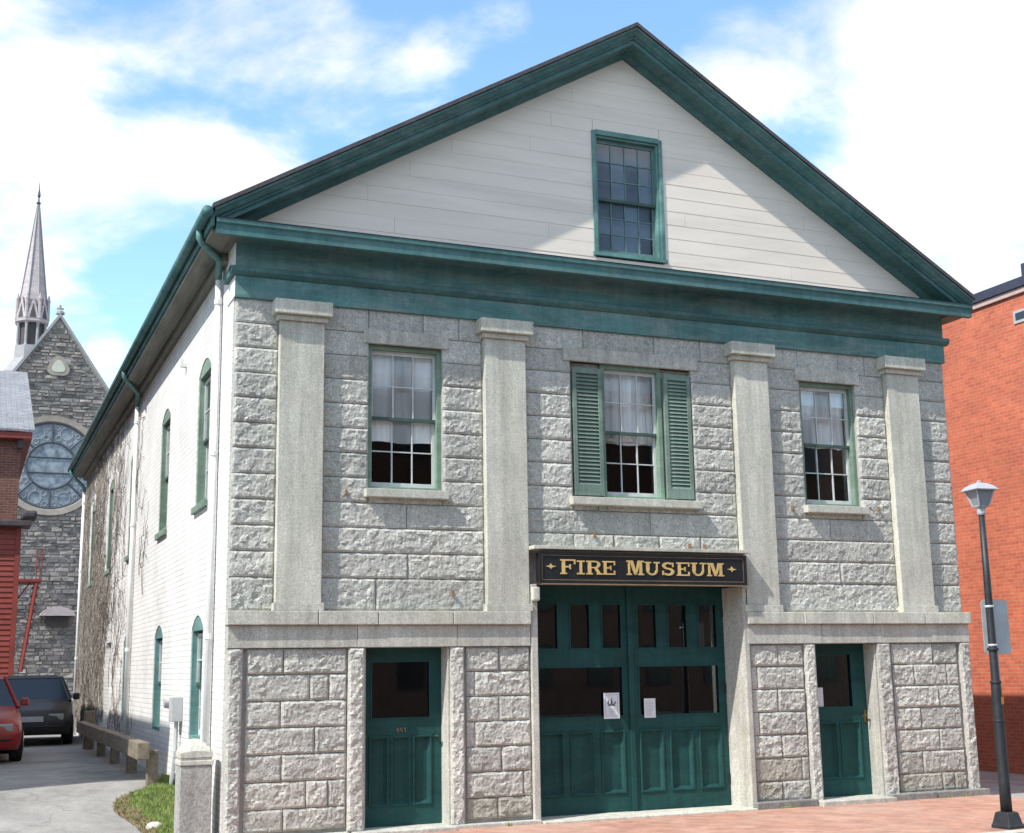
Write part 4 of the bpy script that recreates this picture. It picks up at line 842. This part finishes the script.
MB().tube([(f1.x-.25, by-.5, zp), (xl_+.03, by-.5, zp-.5)], .02, 6).build('brace', REDPAINT, fe)

# ================================================================== the stone church behind
cy = 50.0
ch = empty('stone_church', (.7, cy+8, .3), 'grey rubble stone church with a steep gable, rose window and slender spire', 'church')
AX, AZ = .72, 19.0; SLP = 1.5; HW = 5.2
m = MB().prism([(AX-HW, cy+.06, .1), (AX+HW, cy+.06, .1), (AX+HW, cy+.06, AZ-HW*SLP), (AX, cy+.06, AZ), (AX-HW, cy+.06, AZ-HW*SLP)], (0, .7, 0)); gwall = m.build('gable_wall', CH_MORTAR, ch)
RC = (px(51, 465.5, 1, cy)); RO, RI = 2.06, 1.12
TW = px(58.5, 367, 1, cy)
m = MB(); zz = .3; rs = random.Random(3)
while zz < AZ-.2:
    h = rs.uniform(.13, .25); hw_ = min(HW, (AZ-zz-h)/SLP)-.05
    if hw_ < .15: break
    x_ = AX-hw_
    while x_ < AX+hw_:
        l_ = rs.uniform(.2, .66); x2 = min(x_+l_, AX+hw_)
        cxm, czm = (x_+x2)/2, zz+h/2
        if -2.6 < cxm < 4.2 and math.hypot(cxm-RC.x, czm-RC.z) > RO+.22 and math.hypot(cxm-TW.x, (czm-TW.z)) > .5 and x2-x_ > .08:
            d_ = rs.uniform(.03, .11); e = .014; j = lambda: rs.uniform(-.018, .018)
            a = [(x_+e+j(), cy+.07, zz+e+j()), (x2-e+j(), cy+.07, zz+e+j()), (x2-e+j(), cy+.07, zz+h-e+j()), (x_+e+j(), cy+.07, zz+h-e+j())]
            f_ = [((p[0]-cxm)*.86+cxm, cy+.06-d_*rs.uniform(.6, 1.2), (p[2]-czm)*.8+czm) for p in a]
            m.add(a+f_, [(4, 5, 6, 7), (0, 1, 5, 4), (1, 2, 6, 5), (2, 3, 7, 6), (3, 0, 4, 7)])
        x_ = x2
    zz += h
tag(m.build('rubble_stones', CH_STONE, gwall), kind='stuff')
for s_ in (-1, 1):
    MB().prism([(AX, cy-.1, AZ+.2), (AX, cy-.1, AZ-.02), (AX+s_*HW, cy-.1, AZ-.02-HW*SLP), (AX+s_*HW, cy-.1, AZ+.2-HW*SLP)], (0, .95, 0)).build('gable_coping', CH_TRAC, ch)
    MB().prism([(AX, cy+.85, AZ+.1), (AX, cy+.85, AZ-.15), (AX+s_*(HW+.3), cy+.85, AZ-.15-HW*SLP), (AX+s_*(HW+.3), cy+.85, AZ+.1-HW*SLP)], (0, 18, 0)).build('roof', SLATE, ch)
k_ = MB(); k_.box(AX-.05, AX+.05, cy+.2, cy+.3, AZ+.2, AZ+.66); k_.box(AX-.16, AX+.16, cy+.203, cy+.297, AZ+.44, AZ+.52); k_.lathe([(.22, 0), (.2, .12), (.1, .2)], (AX, cy+.25, AZ+.2), 8); k_.build('gable_cross', CH_TRAC, ch)
rw = MB(); n = 48
for i in range(n):                                        # sandstone ring
    a0, a1 = 2*math.pi*i/n, 2*math.pi*(i+1)/n; P = lambda a, r, y_: (RC.x+r*math.cos(a), y_, RC.z+r*math.sin(a))
    for (ra, ya, rb_, yb) in ((RO+.34, cy+.06, RO+.34, cy-.10), (RO+.34, cy-.10, RO+.08, cy-.08), (RO+.08, cy-.08, RO, cy+.04)):
        rw.add([P(a0, ra, ya), P(a1, ra, ya), P(a1, rb_, yb), P(a0, rb_, yb)], [(0, 1, 2, 3)])
RW = rw.build('rose_window', CH_TRIM, ch)
P2 = lambda a, r, y_=cy+.03: (RC.x+r*math.cos(a), y_, RC.z+r*math.sin(a))
for k in range(8):
    a0 = math.pi/2+math.pi/4*k; arc_ = [a0+math.pi/4*i/6 for i in range(7)]
    MB().prism([P2(a, RO-.02) for a in arc_]+[P2(a, RI) for a in reversed(arc_)], (0, .02, 0)).build('stained_pane', CH_GLASS, RW)
    MB().tube([P2(a0, RI, cy+.0), P2(a0, RO, cy+.0)], .045, 6).build('spoke', LEAD, RW)
    t = MB()                                              # cusped stone tracery in each petal
    for (rr, da, rad_) in ((1.68, .39, .30), (1.36, .20, .13), (1.36, .58, .13), (1.86, .12, .11), (1.86, .66, .11)):
        c_ = P2(a0+da, rr, cy+.012); t.tube([(c_[0]+rad_*math.cos(2*math.pi*i/12), c_[1], c_[2]+rad_*math.sin(2*math.pi*i/12)) for i in range(13)], .018, 5, False)
    t.build('tracery', CH_TRAC, RW)
MB().prism([P2(2*math.pi*i/32, RI-.02) for i in range(32)], (0, .02, 0)).build('stained_pane', CH_GLASS, RW)
MB().tube([P2(2*math.pi*i/32, RI, cy) for i in range(33)], .05, 6, False).build('inner_ring', LEAD, RW); MB().tube([P2(2*math.pi*i/48, RO, cy) for i in range(49)], .05, 6, False).build('outer_ring', LEAD, RW)
for dz_ in (.38, -.36): w_ = math.sqrt(RI**2-dz_**2); MB().tube([(RC.x-w_, cy, RC.z+dz_), (RC.x+w_, cy, RC.z+dz_)], .035, 6).build('saddle_bar', LEAD, RW)
def tri(r, y_): # rounded three-lobed opening
    return [(TW.x+r*(.88+.12*math.cos(3*a))*math.cos(a+math.pi/2), y_, TW.z+r*(.88+.12*math.cos(3*a))*math.sin(a+math.pi/2)) for a in [2*math.pi*i/24 for i in range(24)]]
TWo = MB().prism(tri(.56, cy-.06), (0, .1, 0)).build('gable_light', CH_TRIM, ch); MB().prism(tri(.34, cy-.075), (0, .012, 0)).build('pane', plain('pale_glass', (.48, .49, .42), .4), TWo)
hd = px(57, 612, 1, cy); m = MB(); n = 10                # small curved hood over a low doorway
for i in range(n):
    a0, a1 = math.pi*i/n, math.pi*(i+1)/n; Q = lambda a, y_, zb: (hd.x+.78*math.cos(a), y_, hd.z-.2+.42*math.sin(a))
    m.add([Q(a0, cy-.7, 0), Q(a1, cy-.7, 0), Q(a1, cy+.05, 0), Q(a0, cy+.05, 0)], [(0, 1, 2, 3)]); m.add([Q(a0, cy-.7, 0), Q(a1, cy-.7, 0), (hd.x, cy-.69, hd.z-.2)], [(0, 1, 2)])
m.build('door_hood', SPIREM, ch); bx('vent', DARKTRIM, ch, hd.x-.5, hd.x+.5, cy-.12, cy+.05, hd.z-.7, hd.z-.22, 0)
# spire
sy_ = 58.0; SC = px(31.5, 330, 1, sy_).x; zs = lambda yy, xx=32: px(xx, yy, 1, sy_).z
zA, zB, zC, zD, zE = zs(375), zs(348), zs(325), zs(302), zs(203, 36)
sp = MB().lathe([(1.5, zA-4), (1.45, zA), (.90, zA+.8), (.86, zB)], (SC, sy_, 0), 8, math.pi/8).build('spire_base', CH_TRAC, ch)
MB().lathe([(.64, zB), (.64, zC)], (SC, sy_, 0), 8, math.pi/8).build('belfry_core', DARKTRIM, sp)
for k in range(8):
    a = math.pi/4*k+math.pi/8; MB().lathe([(.11, zB-.02), (.075, zB+.1), (.075, zC-.12), (.12, zC+.02)], (SC+.74*math.cos(a), sy_+.74*math.sin(a), 0), 8).build('column', CH_TRAC, sp)
MB().lathe([(.84, zC), (.92, zC+.06), (.92, zC+.2), (.80, zC+.28), (.74, zD), (.42, zD+(zE-zD)*.42), (.05, zE)], (SC, sy_, 0), 8, math.pi/8).build('steeple', SPIREM, sp)
for k in range(8):
    a = math.pi/4*k; c_, s_ = math.cos(a), math.sin(a); tv = (-s_, c_)
    pt = lambda r, u, z_: (SC+r*c_+u*tv[0], sy_+r*s_+u*tv[1], z_)
    g_ = MB(); g_.add([pt(.86, -.33, zC+.2), pt(.86, .33, zC+.2), pt(.82, 0, zD+.12), pt(.62, 0, zD+.1), pt(.66, -.33, zC+.2), pt(.66, .33, zC+.2)], [(0, 1, 2), (0, 2, 3, 4), (1, 5, 3, 2)]); G_ = g_.build('gablet', SPIREM, sp)
    MB().add([pt(.872, -.17, zC+.24), pt(.872, .17, zC+.24), pt(.845, 0, zD-.28)], [(0, 1, 2)]).build('gablet_opening', DARKTRIM, sp)
    a2 = a+math.pi/8; MB().lathe([(.09, zC+.2), (.08, zD-.1), (.10, zD), (.02, zD+.35)], (SC+.86*math.cos(a2), sy_+.86*math.sin(a2), 0), 6).build('pinnacle', SPIREM, sp)
    MB().tube([(SC+.75*math.cos(a2), sy_+.75*math.sin(a2), zD-.1), (SC+.055*math.cos(a2), sy_+.055*math.sin(a2), zE)], [.05, .02], 5).build('spire_rib', CH_TRAC, sp)
MB().lathe([(.05, zE-.1), (.14, zE), (.05, zE+.1), (.035, zE+.3), (.09, zE+.42), (.03, zE+.8), (.012, zE+1.25)], (SC, sy_, 0), 8).build('finial', LEAD, sp)

# ================================================================== buildings outside the frame: one shades the driveway, one is mirrored in the door glass
nb = empty('neighbour_house', (-9, 10, .3), 'tall brick house left of the driveway whose roof shades the yard', 'house')
bx('brick_wall', BRBRICK, nb, -11.5, -6.4, 2.2, 15.5, -.1, 8.3, 0)
MB().prism([(-5.95, 1.9, 8.45), (-8.4, 3.3, 11.15), (-8.4, 14, 11.15), (-5.95, 15.8, 8.45)], (0, 0, .1)).build('roof', SLATE, nb); MB().prism([(-11.95, 1.9, 8.45), (-8.4, 3.3, 11.15), (-8.4, 14, 11.15), (-11.95, 15.8, 8.45)], (0, 0, .1)).build('roof', SLATE, nb)
MB().prism([(-11.95, 1.9, 8.45), (-5.95, 1.9, 8.45), (-8.4, 3.3, 11.15)], (0, 0, .1)).build('roof', SLATE, nb)
ob = empty('opposite_building', (8, -38, 0), 'brick building across the street mirrored in the door glass', 'building')
bx('brick_wall', RBRICK_F, ob, -20, 75, -46, -36, -.2, 13.6, 0); bx('cornice', G_GREY, ob, -20.2, 75.2, -46, -35.7, 13.6, 14.0, .02)
for i in range(30):
    for zz in (1.0, 4.2, 7.4, 10.6):
        x_ = -12.5+2.9*i; f = bx('window', DARKTRIM, ob, x_, x_+1.2, -36.02, -35.95, zz, zz+1.8, 0); bx('pane', CARGL, f, x_+.08, x_+1.12, -35.949, -35.94, zz+.08, zz+1.72, 0)
def bare_tree(x, y, h, label, sd_):
    T = empty('bare_tree', (x, y, -.05), label, 'tree'); rt_ = random.Random(sd_); tm = MB(); bm_ = MB()
    def limb(p, d, r, n, dep, mm):
        pts = [Vector(p)]; d = Vector(d)
        for i in range(n):
            d = (d+Vector((rt_.gauss(0, .16), rt_.gauss(0, .16), rt_.gauss(.03, .10)))).normalized(); pts.append(pts[-1]+d*h*.055)
            if dep and i > 1 and rt_.random() < .75: limb(pts[-1], (d+Vector((rt_.gauss(0, .8), rt_.gauss(0, .8), rt_.gauss(.1, .4)))).normalized(), r*.55*(1-.4*i/n), max(3, int(n*.75)), dep-1, bm_)
        mm.tube(pts, [r*(1-.7*i/n) for i in range(len(pts))], 6 if r > .05 else 4, False)
    limb((x, y, -.1), (0, 0, 1), .24, 11, 4, tm); tm.build('trunk', BARK, T); bm_.build('branches', BARK, T)
bare_tree(-1.0, -33.0, 12, 'leafless street tree mirrored in the upper left window', 4)
